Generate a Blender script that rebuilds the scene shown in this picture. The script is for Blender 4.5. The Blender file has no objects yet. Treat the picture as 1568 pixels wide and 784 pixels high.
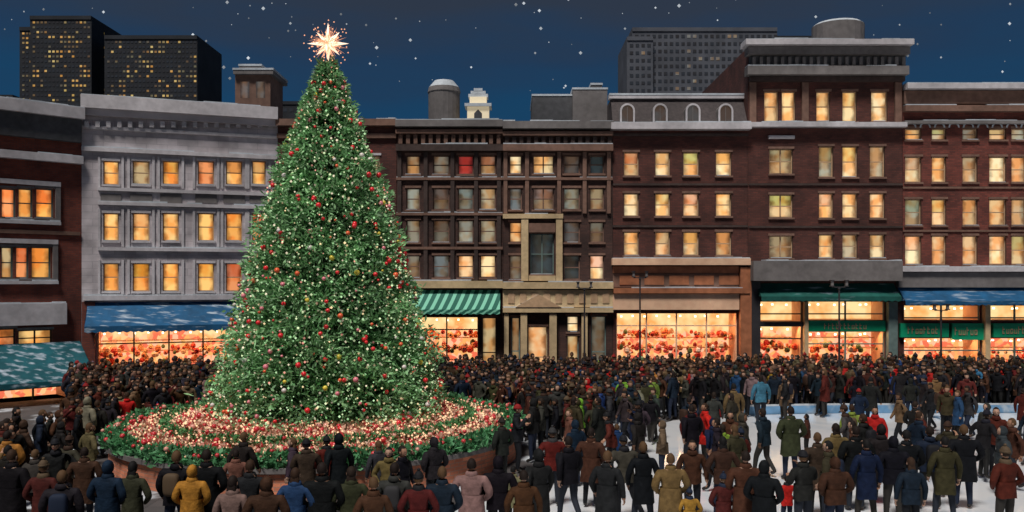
import bpy, bmesh, math, random
import numpy as np
from mathutils import Vector, Matrix
random.seed(7); rng=np.random.default_rng(7)
sc=bpy.context.scene
FP=1358.0; CH=5.2; HY=430.0; CX=784.0; DZ=-.3
def lin(c):
    r=[]
    for v in c:
        v/=255.0
        r.append(v/12.92 if v<=0.04045 else ((v+0.055)/1.055)**2.4)
    return tuple(r)
def T(r,g,b,k=0.5):
    return tuple(min(0.88,v/k) for v in lin((r,g,b)))
# ---------------------------------------------------------------- materials
MATS={}
def nodes(m):
    m.use_nodes=True
    nt=m.node_tree; return nt,nt.nodes,nt.links,nt.nodes['Principled BSDF']
def mat(name,col,rough=0.8,var=0.25,scale=3.0,bump=0.0,snow=0.0,metal=0.0,spec=0.3,detail=6,streak=False):
    if name in MATS: return MATS[name]
    m=bpy.data.materials.new(name); nt,N,L,p=nodes(m)
    tc=N.new('ShaderNodeTexCoord'); no=N.new('ShaderNodeTexNoise')
    no.inputs['Scale'].default_value=scale; no.inputs['Detail'].default_value=detail
    L.new(tc.outputs['Object'],no.inputs['Vector'])
    cr=N.new('ShaderNodeValToRGB'); L.new(no.outputs['Fac'],cr.inputs['Fac'])
    cr.color_ramp.elements[0].position=0.3; cr.color_ramp.elements[1].position=0.7
    cr.color_ramp.elements[0].color=tuple(c*(1-var) for c in col)+(1,)
    cr.color_ramp.elements[1].color=tuple(min(.9,c*(1+var)) for c in col)+(1,)
    out=cr.outputs['Color']
    n0=N.new('ShaderNodeTexNoise'); n0.inputs['Scale'].default_value=.45; n0.inputs['Detail'].default_value=7; L.new(tc.outputs['Object'],n0.inputs['Vector'])
    m0=N.new('ShaderNodeMapRange'); m0.inputs[1].default_value=.3; m0.inputs[2].default_value=.7; m0.inputs[3].default_value=.74; m0.inputs[4].default_value=1.22; L.new(n0.outputs['Fac'],m0.inputs[0])
    s0=N.new('ShaderNodeVectorMath'); s0.operation='SCALE'; L.new(out,s0.inputs[0]); L.new(m0.outputs[0],s0.inputs['Scale']); out=s0.outputs[0]
    if snow>0:
        n2=N.new('ShaderNodeTexNoise'); n2.inputs['Scale'].default_value=2.2; n2.inputs['Detail'].default_value=8
        if streak:
            mpn=N.new('ShaderNodeMapping'); mpn.inputs['Scale'].default_value=(.35,1.6,3.2); L.new(tc.outputs['Object'],mpn.inputs[0]); L.new(mpn.outputs[0],n2.inputs['Vector'])
        else: L.new(tc.outputs['Object'],n2.inputs['Vector'])
        r2=N.new('ShaderNodeValToRGB'); r2.color_ramp.elements[0].position=0.62-snow*0.3; r2.color_ramp.elements[1].position=0.76-snow*0.25
        L.new(n2.outputs['Fac'],r2.inputs['Fac'])
        mx=N.new('ShaderNodeMixRGB'); L.new(r2.outputs['Color'],mx.inputs['Fac']); L.new(out,mx.inputs[1]); mx.inputs[2].default_value=(.38,.46,.54,1)
        out=mx.outputs['Color']
    L.new(out,p.inputs['Base Color'])
    p.inputs['Roughness'].default_value=rough; p.inputs['Metallic'].default_value=metal
    p.inputs['Specular IOR Level'].default_value=spec
    if bump>0:
        b=N.new('ShaderNodeBump'); b.inputs['Strength'].default_value=bump; b.inputs['Distance'].default_value=0.03
        n3=N.new('ShaderNodeTexNoise'); n3.inputs['Scale'].default_value=scale*6; n3.inputs['Detail'].default_value=6
        L.new(tc.outputs['Object'],n3.inputs['Vector']); L.new(n3.outputs['Fac'],b.inputs['Height']); L.new(b.outputs['Normal'],p.inputs['Normal'])
    MATS[name]=m; return m
def brick(name,c1,c2,mortar,scale=1.0,bw=0.24,bh=0.085):
    m=bpy.data.materials.new(name); nt,N,L,p=nodes(m)
    uv=N.new('ShaderNodeUVMap'); bt=N.new('ShaderNodeTexBrick'); L.new(uv.outputs['UV'],bt.inputs['Vector'])
    bt.inputs['Scale'].default_value=scale; bt.inputs['Brick Width'].default_value=bw; bt.inputs['Row Height'].default_value=bh
    bt.inputs['Mortar Size'].default_value=0.008
    bt.inputs['Color1'].default_value=c1+(1,); bt.inputs['Color2'].default_value=c2+(1,); bt.inputs['Mortar'].default_value=mortar+(1,)
    no=N.new('ShaderNodeTexNoise'); no.inputs['Scale'].default_value=0.8; no.inputs['Detail'].default_value=8; L.new(uv.outputs['UV'],no.inputs['Vector'])
    mr=N.new('ShaderNodeMapRange'); mr.inputs[1].default_value=.3; mr.inputs[2].default_value=.7; mr.inputs[3].default_value=.55; mr.inputs[4].default_value=1.4; L.new(no.outputs['Fac'],mr.inputs[0])
    mx=N.new('ShaderNodeVectorMath'); mx.operation='SCALE'; L.new(bt.outputs['Color'],mx.inputs[0]); L.new(mr.outputs[0],mx.inputs['Scale'])
    L.new(mx.outputs[0],p.inputs['Base Color']); p.inputs['Roughness'].default_value=.85
    b=N.new('ShaderNodeBump'); b.inputs['Strength'].default_value=.4; b.inputs['Distance'].default_value=.01; L.new(bt.outputs['Fac'],b.inputs['Height']); b.invert=True; L.new(b.outputs['Normal'],p.inputs['Normal'])
    return m
def attr_mat(name,emis=0.0,rough=.6,trans=0.0):
    m=bpy.data.materials.new(name); nt,N,L,p=nodes(m)
    a=N.new('ShaderNodeVertexColor'); a.layer_name='Col'
    if emis>0:
        p.inputs['Base Color'].default_value=(.05,.05,.05,1)
        L.new(a.outputs['Color'],p.inputs['Emission Color']); p.inputs['Emission Strength'].default_value=emis
    else:
        L.new(a.outputs['Color'],p.inputs['Base Color'])
    p.inputs['Roughness'].default_value=rough
    if trans>0:
        tr=N.new('ShaderNodeBsdfTranslucent'); L.new(a.outputs['Color'],tr.inputs['Color'])
        ms=N.new('ShaderNodeMixShader'); ms.inputs[0].default_value=trans
        L.new(p.outputs[0],ms.inputs[1]); L.new(tr.outputs[0],ms.inputs[2]); L.new(ms.outputs[0],N['Material Output'].inputs['Surface'])
    return m
def pane_mat():
    m=bpy.data.materials.new('window_pane'); nt,N,L,p=nodes(m)
    a=N.new('ShaderNodeVertexColor'); a.layer_name='Col'
    uv=N.new('ShaderNodeUVMap'); sp=N.new('ShaderNodeSeparateXYZ'); L.new(uv.outputs['UV'],sp.inputs[0])
    tc=N.new('ShaderNodeTexCoord')
    no=N.new('ShaderNodeTexNoise'); no.inputs['Scale'].default_value=2.6; no.inputs['Detail'].default_value=3; L.new(tc.outputs['Object'],no.inputs['Vector'])
    s=N.new('ShaderNodeMath'); s.operation='SUBTRACT'; s.inputs[1].default_value=.5; L.new(sp.outputs['X'],s.inputs[0])
    ab=N.new('ShaderNodeMath'); ab.operation='ABSOLUTE'; L.new(s.outputs[0],ab.inputs[0])
    ad=N.new('ShaderNodeMath'); ad.operation='MULTIPLY_ADD'; L.new(no.outputs['Fac'],ad.inputs[0]); ad.inputs[1].default_value=.5; L.new(ab.outputs[0],ad.inputs[2])
    mr=N.new('ShaderNodeMapRange'); L.new(ad.outputs[0],mr.inputs[0]); mr.inputs[1].default_value=.42; mr.inputs[2].default_value=.68; mr.inputs[3].default_value=1.12; mr.inputs[4].default_value=.36
    sc_=N.new('ShaderNodeVectorMath'); sc_.operation='SCALE'; L.new(a.outputs['Color'],sc_.inputs[0]); L.new(mr.outputs[0],sc_.inputs['Scale'])
    tint=N.new('ShaderNodeMixRGB'); tint.blend_type='MULTIPLY'; L.new(sc_.outputs[0],tint.inputs[1]); tint.inputs[2].default_value=(1,.66,.42,1)
    n2=N.new('ShaderNodeTexNoise'); n2.inputs['Scale'].default_value=1.3; L.new(tc.outputs['Object'],n2.inputs['Vector']); 
    r2=N.new('ShaderNodeMapRange'); r2.inputs[1].default_value=.42; r2.inputs[2].default_value=.58; L.new(n2.outputs['Fac'],r2.inputs[0]); L.new(r2.outputs[0],tint.inputs[0])
    L.new(tint.outputs[0],p.inputs['Emission Color']); p.inputs['Emission Strength'].default_value=1.0
    p.inputs['Base Color'].default_value=(.03,.03,.035,1); p.inputs['Roughness'].default_value=.12
    return m
def shop_mat():
    m=bpy.data.materials.new('shop_interior'); nt,N,L,p=nodes(m)
    uv=N.new('ShaderNodeUVMap'); sp=N.new('ShaderNodeSeparateXYZ'); L.new(uv.outputs['UV'],sp.inputs[0])
    vo=N.new('ShaderNodeTexVoronoi'); vo.inputs['Scale'].default_value=4.6; L.new(uv.outputs['UV'],vo.inputs['Vector'])
    cr=N.new('ShaderNodeValToRGB'); sx=N.new('ShaderNodeSeparateXYZ'); L.new(vo.outputs['Color'],sx.inputs[0]); L.new(sx.outputs['X'],cr.inputs['Fac'])
    e=cr.color_ramp.elements; e[0].color=(.9,.42,.13,1); e[1].color=(.5,.05,.03,1)
    for pos,c in ((.2,(1,.55,.24,1)),(.42,(.95,.33,.14,1)),(.6,(.85,.16,.08,1)),(.8,(1,.5,.3,1))):
        q=e.new(pos); q.color=c
    cr.color_ramp.interpolation='CONSTANT'
    no=N.new('ShaderNodeTexNoise'); no.inputs['Scale'].default_value=1.2; L.new(uv.outputs['UV'],no.inputs['Vector'])
    up=N.new('ShaderNodeValToRGB'); L.new(no.outputs['Fac'],up.inputs['Fac']); up.color_ramp.elements[0].position=.35; up.color_ramp.elements[0].color=(.9,.4,.11,1); up.color_ramp.elements[1].position=.6; up.color_ramp.elements[1].color=(1,.72,.34,1)
    ad=N.new('ShaderNodeMath'); ad.operation='MULTIPLY_ADD'; L.new(no.outputs['Fac'],ad.inputs[0]); ad.inputs[1].default_value=1.2; L.new(sp.outputs['Y'],ad.inputs[2])
    mr=N.new('ShaderNodeMapRange'); mr.inputs[1].default_value=3.1; mr.inputs[2].default_value=3.5; L.new(ad.outputs[0],mr.inputs[0])
    mx=N.new('ShaderNodeMixRGB'); L.new(mr.outputs[0],mx.inputs[0]); L.new(cr.outputs['Color'],mx.inputs[1]); L.new(up.outputs['Color'],mx.inputs[2])
    L.new(mx.outputs[0],p.inputs['Emission Color']); p.inputs['Emission Strength'].default_value=1.1; p.inputs['Base Color'].default_value=(.06,.04,.03,1)
    return m
M={}
M['grey_stone']=mat('grey_stone',T(140,133,134),.85,.1,1.5,.2)
M['grey_trim']=mat('grey_trim',T(142,138,140),.8,.12,4)
M['grey_dark']=mat('grey_dark',T(84,80,79),.8,.15,4)
M['grey_deep']=mat('grey_deep',T(56,56,58),.8,.2,4)  # plain darker grey of cornice bands and rooftop boxes
M['beige']=mat('beige_stone',T(150,130,100),.8,.15,4,.2)
M['brown_trim']=mat('brown_trim',T(90,68,58),.8,.2,4)
M['dark_trim']=mat('dark_trim',T(50,40,37),.8,.25,4)
M['snow']=mat('snow',(.5,.54,.58),.7,.12,5,.2)
M['copper']=mat('copper_brown',T(122,76,52),.6,.25,3)
M['palepink']=mat('pale_pink_trim',T(180,140,115),.6,.12,3)
M['darkframe']=mat('dark_frame',T(38,36,38),.5,.15,5)
M['frame_cream']=mat('frame_cream',T(140,115,90),.6,.15,5)
M['tealframe']=mat('teal_frame',T(80,95,92),.6,.15,5)
M['roof']=mat('roof_tar',T(45,45,50),.9,.2,2,0,snow=.5)
M['brick_red']=brick('brick_red',T(92,42,30),T(74,32,24),T(58,42,38))
M['brick_dark']=brick('brick_dark',T(68,34,27),T(52,25,20),T(44,30,27))
M['brick_right']=brick('brick_right',T(90,42,33),T(68,31,25),T(58,38,33))
M['brick_mid']=brick('brick_mid',T(56,35,29),T(42,26,22),T(40,30,27))
M['greybrick']=brick('painted_grey_brick',T(140,133,135),T(126,120,122),T(114,109,112),1,.9,.32)
M['planter_brick']=brick('planter_brick',T(160,98,72,.45),T(130,76,56,.45),T(115,92,80,.45),1,.3,.1)
M['blue_awning']=mat('blue_awning',T(22,75,112,.85),.7,.2,3,0,snow=.26,streak=True)
M['teal_awning']=mat('teal_awning',T(18,78,88,.85),.7,.2,3,0,snow=.34,streak=True)
M['dteal_awning']=mat('dark_teal_awning',T(20,75,68,.8),.7,.2,3,0,snow=.05,streak=True)
M['green_sign']=mat('green_sign',T(10,120,85),.5,.1,3)
M['pane']=pane_mat(); M['shop']=shop_mat()
def striped():
    m=bpy.data.materials.new('striped_awning'); nt,N,L,p=nodes(m)
    uv=N.new('ShaderNodeUVMap'); w=N.new('ShaderNodeTexWave'); w.inputs['Scale'].default_value=.85; w.inputs['Distortion'].default_value=.3; w.inputs['Detail'].default_value=1
    mp=N.new('ShaderNodeMapping'); mp.inputs['Rotation'].default_value=(0,0,.35); L.new(uv.outputs['UV'],mp.inputs[0])
    L.new(mp.outputs[0],w.inputs['Vector']); cr=N.new('ShaderNodeValToRGB'); cr.color_ramp.interpolation='CONSTANT'
    cr.color_ramp.elements[0].color=T(15,80,66,.7)+(1,); cr.color_ramp.elements[1].position=.6; cr.color_ramp.elements[1].color=T(110,175,150,.75)+(1,)
    L.new(w.outputs['Fac'],cr.inputs[0]); L.new(cr.outputs[0],p.inputs['Base Color']); p.inputs['Roughness'].default_value=.7
    return m
M['striped']=striped()
# ---------------------------------------------------------------- mesh accumulator
class Acc:
    def __init__(s): s.v=[];s.f=[];s.m=[];s.uv=[];s.c=[];s.mats=[]
    def mi(s,m):
        if m not in s.mats: s.mats.append(m)
        return s.mats.index(m)
    def poly(s,pts,m,uv=None,col=(1,1,1)):
        i=len(s.v); s.v+= [tuple(p) for p in pts]; s.f.append(list(range(i,i+len(pts)))); s.m.append(s.mi(m))
        s.uv+= uv if uv else [(0,0)]*len(pts); s.c+=[tuple(col)+(1,)]*len(pts)
    def build(s,name,parent=None,smooth=False):
        me=bpy.data.meshes.new(name); me.from_pydata(s.v,[],s.f)
        for m in s.mats: me.materials.append(m)
        me.polygons.foreach_set('material_index',s.m)
        u=me.uv_layers.new(name='UVMap'); u.data.foreach_set('uv',np.array(s.uv,dtype=np.float32).ravel())
        ca=me.color_attributes.new('Col','FLOAT_COLOR','CORNER'); ca.data.foreach_set('color',np.array(s.c,dtype=np.float32).ravel())
        if smooth: me.polygons.foreach_set('use_smooth',[True]*len(s.f))
        me.update(); o=bpy.data.objects.new(name,me); sc.collection.objects.link(o)
        if parent: o.parent=parent
        return o
def empty(name,loc=(0,0,0)):
    e=bpy.data.objects.new(name,None); sc.collection.objects.link(e); e.location=loc; e.empty_display_size=.3; return e
class Facade:
    def __init__(s,pa,da,pb,db):
        s.a=Vector(((pa-CX)/FP*da,da)); s.b=Vector(((pb-CX)/FP*db,db)); s.L=(s.b-s.a).length
        s.t=(s.b-s.a)/s.L; s.n=Vector((s.t.y,-s.t.x))
    def pt(s,u,z,w=0.0):
        q=s.a+s.t*u+s.n*w; return (q.x,q.y,z)
    def uz(s,px,py,w=0.0):
        k=(px-CX)/FP; a=s.a+s.n*w
        den=s.t.x-k*s.t.y; u=(k*a.y-a.x)/den
        Y=a.y+s.t.y*u; return u, CH+(HY-py)/FP*Y
    def box(s,acc,u0,u1,z0,z1,w0,w1,m):
        P=s.pt
        acc.poly([P(u0,z0,w1),P(u1,z0,w1),P(u1,z1,w1),P(u0,z1,w1)],m,[(u0,z0),(u1,z0),(u1,z1),(u0,z1)])
        acc.poly([P(u0,z1,w1),P(u1,z1,w1),P(u1,z1,w0),P(u0,z1,w0)],m,[(u0,w1),(u1,w1),(u1,w0),(u0,w0)])
        acc.poly([P(u0,z0,w0),P(u1,z0,w0),P(u1,z0,w1),P(u0,z0,w1)],m,[(u0,w1),(u1,w1),(u1,w0),(u0,w0)])
        acc.poly([P(u0,z0,w0),P(u0,z0,w1),P(u0,z1,w1),P(u0,z1,w0)],m,[(w0,z0),(w1,z0),(w1,z1),(w0,z1)])
        acc.poly([P(u1,z0,w1),P(u1,z0,w0),P(u1,z1,w0),P(u1,z1,w1)],m,[(w0,z0),(w1,z0),(w1,z1),(w0,z1)])
PAL={'cream':[(1,.74,.38),(1,.66,.3),(.95,.6,.3),(1,.8,.46),(.75,.48,.22)],
 'orange':[(1,.45,.1),(1,.55,.16),(.95,.34,.12),(1,.62,.22)],
 'dim':[(.16,.14,.1),(.35,.26,.14),(.22,.19,.14),(.5,.36,.18),(.1,.09,.08)],
 'blue':[(.2,.23,.2),(.3,.31,.25),(.15,.17,.17),(.4,.35,.23),(.28,.25,.18)],
 'red':[(.4,.05,.04)],'dark':[(.03,.04,.04)],'mix':[(.9,.62,.3),(.8,.5,.25),(.38,.36,.26),(1,.68,.33),(.6,.48,.3),(1,.76,.42)]}
shops=[]
def building(name,F,ytop,wall,wins,frame='frame_cream',sill='grey_trim',trims=(),depth=12,ztop=None,snowtop=True):
    root=empty(name,F.pt(F.L/2,0,0)); 
    W=Acc();P_=Acc();R=Acc();TR=Acc()
    if ztop is None: ztop=F.uz((F.a.x/F.a.y*FP+CX+F.b.x/F.b.y*FP+CX)/2,ytop)[1]
    ops=[]
    for w in wins:
        x0,x1,y0,y1,kind=w[:5]
        u0,zt=F.uz(x0,y0); u1,zb=F.uz(x1,y1); 
        u0=max(u0,.05); u1=min(u1,F.L-.05)
        if u1-u0<.1: continue
        ops.append((u0,u1,max(zb,.0),zt,kind,w[5] if len(w)>5 else None))
    us=sorted(set([0,F.L]+[o[0] for o in ops]+[o[1] for o in ops])); zs=sorted(set([0,ztop]+[o[2] for o in ops]+[o[3] for o in ops]))
    for i in range(len(us)-1):
        for j in range(len(zs)-1):
            uc=(us[i]+us[i+1])/2; zc=(zs[j]+zs[j+1])/2
            if any(o[0]<uc<o[1] and o[2]<zc<o[3] for o in ops): continue
            a,b,c,d=us[i],us[i+1],zs[j],zs[j+1]
            W.poly([F.pt(a,c),F.pt(b,c),F.pt(b,d),F.pt(a,d)],wall,[(a,c),(b,c),(b,d),(a,d)])
    for s_,uu in ((0,0),(1,F.L)):
        q=[F.pt(uu,0,0),F.pt(uu,0,-depth),F.pt(uu,ztop,-depth),F.pt(uu,ztop,0)]
        W.poly(q if s_ else q[::-1],wall,[(0,0),(depth,0),(depth,ztop),(0,ztop)] if s_ else [(0,ztop),(depth,ztop),(depth,0),(0,0)])
    W.poly([F.pt(F.L,0,-depth),F.pt(0,0,-depth),F.pt(0,ztop,-depth),F.pt(F.L,ztop,-depth)],wall,[(0,0),(F.L,0),(F.L,ztop),(0,ztop)])
    zr=ztop-.25
    R.poly([F.pt(0,zr,0),F.pt(F.L,zr,0),F.pt(F.L,zr,-depth),F.pt(0,zr,-depth)],M['roof'])
    for (u0,u1,z0,z1,kind,fr) in ops:
        shop=kind=='shop'
        d=1.6 if shop else .2
        fm=M[fr or frame]
        rev=M['palepink'] if shop else wall
        A=F.pt
        W.poly([A(u0,z0,0),A(u0,z0,-d),A(u0,z1,-d),A(u0,z1,0)][::-1],rev)
        W.poly([A(u1,z0,0),A(u1,z0,-d),A(u1,z1,-d),A(u1,z1,0)],rev)
        W.poly([A(u0,z1,0),A(u1,z1,0),A(u1,z1,-d),A(u0,z1,-d)],rev)
        W.poly([A(u0,z0,0),A(u1,z0,0),A(u1,z0,-d),A(u0,z0,-d)][::-1],rev)
        if shop:
            o31=31.3*len(name)
            P_.poly([A(u0,z0,-d),A(u1,z0,-d),A(u1,z1,-d),A(u0,z1,-d)],M['shop'],[(u0+o31,z0),(u1+o31,z0),(u1+o31,z1),(u0+o31,z1)])
            n=max(1,round((u1-u0)/1.5)); 
            for i in range(n+1):
                x=u0+(u1-u0)*i/n; F.box(TR,max(u0,x-.035),min(u1,x+.035),z0,z1,-.12,-.04,fm)
            F.box(TR,u0+.036,u1-.036,z1-.62,z1-.56,-.118,-.042,fm)
            shops.append((F,u0,u1,z0,z1,root))
        else:
            cols=PAL[kind]; c=random.choice(cols); k=random.uniform(.75,1.05); c=tuple(v*k for v in c)
            zm=(z0+z1)/2
            P_.poly([A(u0,z0,-d),A(u1,z0,-d),A(u1,zm,-d),A(u0,zm,-d)],M['pane'],[(0,0),(1,0),(1,.5),(0,.5)],c)
            c2=c if random.random()<.5 else tuple(v*random.uniform(.6,.9)*q_ for v,q_ in zip(c,(1,.95,.85)))
            P_.poly([A(u0,zm,-d),A(u1,zm,-d),A(u1,z1,-d),A(u0,z1,-d)],M['pane'],[(0,.5),(1,.5),(1,1),(0,1)],c2)
            t=.05
            F.box(TR,u0,u0+t,z0,z1,-d+.01,-d+.08,fm);F.box(TR,u1-t,u1,z0,z1,-d+.01,-d+.08,fm)
            F.box(TR,u0+t,u1-t,z1-t,z1,-d+.01,-d+.078,fm);F.box(TR,u0+t,u1-t,z0,z0+t,-d+.01,-d+.078,fm)
            F.box(TR,u0+t,u1-t,zm-.025,zm+.025,-d+.01,-d+.07,fm)
            if u1-u0>.95: F.box(TR,(u0+u1)/2-.03,(u0+u1)/2+.03,z0+t,z1-t,-d+.01,-d+.09,fm)
            F.box(TR,u0-.06,u1+.06,z0-.09,z0-.003,-.02,.09,M[sill])
            F.box(TR,u0-.06,u1+.06,z1+.003,z1+.11,-.02,.05,M[sill])
            if random.random()<.6:
                e0=random.uniform(-.05,.2); e1=random.uniform(-.05,.15); F.box(TR,u0+e0,u1-e1,z0-.001,z0+random.uniform(.015,.035),.0,.085,M['snow'])
    for t in trims:
        x0,x1,y0,y1,w,mm=t[:6]
        u0,z1=F.uz(x0,y0); u1,z0=F.uz(x1,y1); 
        zc=F.uz((x0+x1)/2,y0)[1]; zd=F.uz((x0+x1)/2,y1)[1]
        j=random.uniform(0,.006)
        F.box(TR,u0+j,u1-j,zd,zc,-.02,w+j,M[mm])
        if len(t)>6:
            a=u0+.02
            while a<u1-.05:
                b=min(u1-.02,a+random.uniform(.5,1.6)); 
                if random.random()<.85: F.box(TR,a,b,zc+.001,zc+random.uniform(.025,.075),0,w-.01-random.uniform(0,.06),M['snow'])
                a=b
    if snowtop:
        a=.01
        while a<F.L-.05:
            b=min(F.L-.01,a+random.uniform(.6,2)); F.box(TR,a,b,ztop+.002,ztop+random.uniform(.04,.1),-.4,.05,M['snow']); a=b
    for acc,n in ((W,'walls'),(P_,'windows'),(R,'roof'),(TR,'trim')):
        if acc.f:
            o=acc.build(n); o.parent=root; o.matrix_parent_inverse=Matrix.Translation(-Vector(root.location))
    return root
def adopt(o,root):
    o.parent=root; o.matrix_parent_inverse=Matrix.Translation(-Vector(root.location))
def awning(F,root,x0,x1,y0,y1,proj,m,val=.3,stripe=False):
    u0,zt=F.uz(x0,y0); u1,_=F.uz(x1,y0); zb=F.uz((x0+x1)/2,y1,proj)[1]; zt=F.uz((x0+x1)/2,y0)[1]
    A=Acc(); P=F.pt; zv=zb; zb=zb+val
    n=max(2,int((u1-u0)/.3)); k=4
    for i in range(n):
        a=u0+(u1-u0)*i/n; b=u0+(u1-u0)*(i+1)/n
        for j in range(k):
            def q(u,t):
                sag=-.05*math.sin(math.pi*t)*(1+.5*math.sin(u*2.1)); return P(u,zb+(zt-zb)*t+sag,proj+(.02-proj)*t)
            t0=j/k;t1=(j+1)/k
            A.poly([q(a,t0),q(b,t0),q(b,t1),q(a,t1)],m,[(a,t0),(b,t0),(b,t1),(a,t1)])
        mid=(a+b)/2
        A.poly([P(a,zv+.06,proj+.01),P(mid,zv,proj+.01),P(b,zv+.06,proj+.01),P(b,zb,proj),P(a,zb,proj)],m,[(a,0),(mid,0),(b,0),(b,1),(a,1)])
    A.poly([P(u0,zb,.02),P(u0,zb,proj),P(u0,zt,.02)],m); A.poly([P(u1,zb,.02),P(u1,zt,.02),P(u1,zb,proj)],m)
    o=A.build('awning'); adopt(o,root); return o
def wgrid(xs,ys,kind,w=None):
    r=[]
    for (a,b) in ys:
        for x in xs: r.append((x[0],x[1],a,b,kind if isinstance(kind,str) else random.choice(kind)))
    return r
# ---------------------------------------------------------------- buildings
FA=Facade(-160,35.2,125,40); FB=Facade(125,40,425,43)
D=43.0
winA=[(2,24,288,334,'orange'),(28,50,288,334,'orange'),(55,82,288,334,'orange'),(-60,-35,285,335,'orange'),(-30,-5,285,335,'dim'),
 (2,20,378,426,'dim'),(24,44,378,426,'orange'),(48,78,378,426,'orange'),(-60,-35,376,428,'red'),(-30,-5,376,428,'orange'),
 (-70,24,506,529,'orange','darkframe'),(28,80,506,529,'orange','darkframe'),(-120,103,585,700,'shop','darkframe')]
bA=building('brick_corner_building',FA,158,M['brick_red'],winA,'tealframe','grey_dark',
 trims=[(-160,124,150,168,.55,'grey_trim',1),(-160,122,168,205,.3,'grey_deep'),(-160,124,228,240,.35,'grey_trim',1),(-8,92,276,283,.12,'grey_trim'),(-8,92,338,343,.16,'grey_trim',1),(84,92,283,338,.1,'grey_dark'),
 (-8,88,366,373,.12,'grey_trim'),(-8,88,430,435,.16,'grey_trim',1),(80,88,373,430,.1,'grey_dark'),(-160,100,466,500,.25,'grey_trim',1),(-160,122,350,356,.08,'brown_trim')],depth=10)
awning(FA,bA,-150,122,528,600,2.2,M['teal_awning'],.25)
xsB=[(158,182),(203,229),(249,274),(303,328),(346,371),(386,407)]
winB=wgrid(xsB,[(246,283),(326,369)],['orange','orange','orange','orange','cream'])+wgrid(xsB,[(403,446)],['orange','cream','orange'])
winB[1]=(203,229,246,283,'dim')
winB+=[(150,362,507,620,'shop','frame_cream')]
trB=[(125,424,157,176,.5,'grey_trim',1),(125,424,176,186,.34,'grey_stone'),(125,424,200,205,.12,'grey_trim'),(125,424,232,238,.18,'grey_trim',1),(150,410,291,296,.14,'grey_trim'),(150,410,312,317,.14,'grey_trim',1),(150,410,380,385,.16,'grey_trim',1),(128,424,452,459,.3,'grey_trim',1)]
for x in xsB:
    for y in ((240,289),(320,378),(398,450)):
        trB+=[(x[0]-8,x[0]-4,y[0],y[1],.06,'grey_trim'),(x[1]+4,x[1]+8,y[0],y[1],.06,'grey_trim')]
    trB.append((x[0]-4,x[1]+4,297,311,.05,'grey_dark'))
for k in range(18): trB.append((130+k*16.5,137+k*16.5,187,196,.22,'grey_trim'))
trB+=[(126,146,462,590,.2,'brick_red'),(364,372,507,590,.15,'copper')]
bB=building('grey_stone_building',FB,160,M['greybrick'],winB,'frame_cream','grey_trim',trims=trB)
awning(FB,bB,134,396,462,508,1.4,M['blue_awning'],.3)
FC=Facade(425.5,D,607,D)
winC=wgrid([(440,462),(480,502),(520,542),(560,582)],[(238,270),(290,325),(340,375),(395,430)],['dim','cream'])+[(440,600,487,620,'shop')]
bC=building('dark_brick_building',FC,184,M['brick_dark'],winC,trims=[(425,607,184,194,.4,'brown_trim',1),(425,607,205,212,.15,'brown_trim'),(425,607,440,452,.3,'grey_dark',1)])
FD=Facade(607.5,D,770,D)
xsD=[(622,643),(663,688),(701,725),(735,759)]
winD=wgrid(xsD,[(238,267)],['dim','dim','dark'])+wgrid(xsD,[(288,321),(337,371)],['blue','dim','blue'])+wgrid(xsD,[(391,425)],['blue','cream','dim'])
winD[2]=(701,725,238,267,'red'); winD+=[(636,732,486,620,'shop','beige'),(738,760,486,600,'dim')]
trD=[(607,770,186,196,.5,'grey_dark',1),(607,770,200,206,.35,'brown_trim'),(607,770,222,232,.3,'dark_trim',1),(607,770,272,276,.14,'brown_trim',1),(607,770,326,330,.14,'brown_trim',1),(607,770,378,382,.14,'brown_trim'),(607,770,430,441,.35,'beige',1)]
for x in (612,652,693,729,764): trD.append((x-3,x+3,233,430,.12,'dark_trim'))
for k in range(14): trD.append((611+k*11.5,617+k*11.5,207,221,.22,'brown_trim'))
bD=building('bay_window_brick_building',FD,188,M['brick_mid'],winD,'brown_trim','brown_trim',trims=trD)
awning(FD,bD,608,766,444,482,1.1,M['striped'],.25)
FE=Facade(770.5,D,938,D)
xsE=[(780,799),(816,848),(863,888),(903,925)]
winE=wgrid(xsE,[(238,266)],['dim','cream','dark','dim'])+wgrid(xsE,[(288,321)],['dim','blue'])+wgrid([xsE[0],xsE[2],xsE[3]],[(340,371),(391,428)],['dim','dark','cream'])
winE+=[(812,848,358,420,'dark','tealframe'),(808,838,500,604,'cream','beige'),(868,886,484,508,'cream','tealframe'),(868,886,514,590,'dim','tealframe'),(783,796,486,590,'dim','tealframe'),(905,928,484,600,'dim','tealframe')]
trE=[(770,938,188,199,.5,'grey_dark',1),(770,938,203,209,.35,'brown_trim'),(770,938,222,232,.32,'brown_trim',1),(770,938,272,276,.14,'brown_trim',1),(770,862,328,335,.25,'beige',1),(798,809,336,430,.22,'beige'),(851,861,336,430,.22,'beige'),(809.5,850.5,342,356,.16,'brown_trim'),(809.5,850.5,422,430,.2,'beige'),
 (770,938,432,442,.4,'beige',1),(770,938,444,470,.22,'beige'),(770,938,471,478,.38,'beige',1),(797,807,480,604,.3,'beige'),(841,852,480,604,.3,'beige'),(772,779,480,604,.28,'beige'),(890,899,480,604,.28,'beige')]
for x in (774,807,856,895,932): trE.append((x-3,x+3,233,327,.12,'brown_trim'))
for k in range(15): trE.append((773+k*11.2,779+k*11.2,210,221,.22,'dark_trim'))
for k in range(9): trE.append((778+k*18,788+k*18,449,464,.26,'frame_cream'))
bE=building('stone_entrance_building',FE,190,M['brick_mid'],winE,'brown_trim','brown_trim',trims=trE)
FF=Facade(938.5,D,1145,D)
xsF=[(955,978),(1003,1026),(1046,1070),(1096,1120)]
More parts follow.
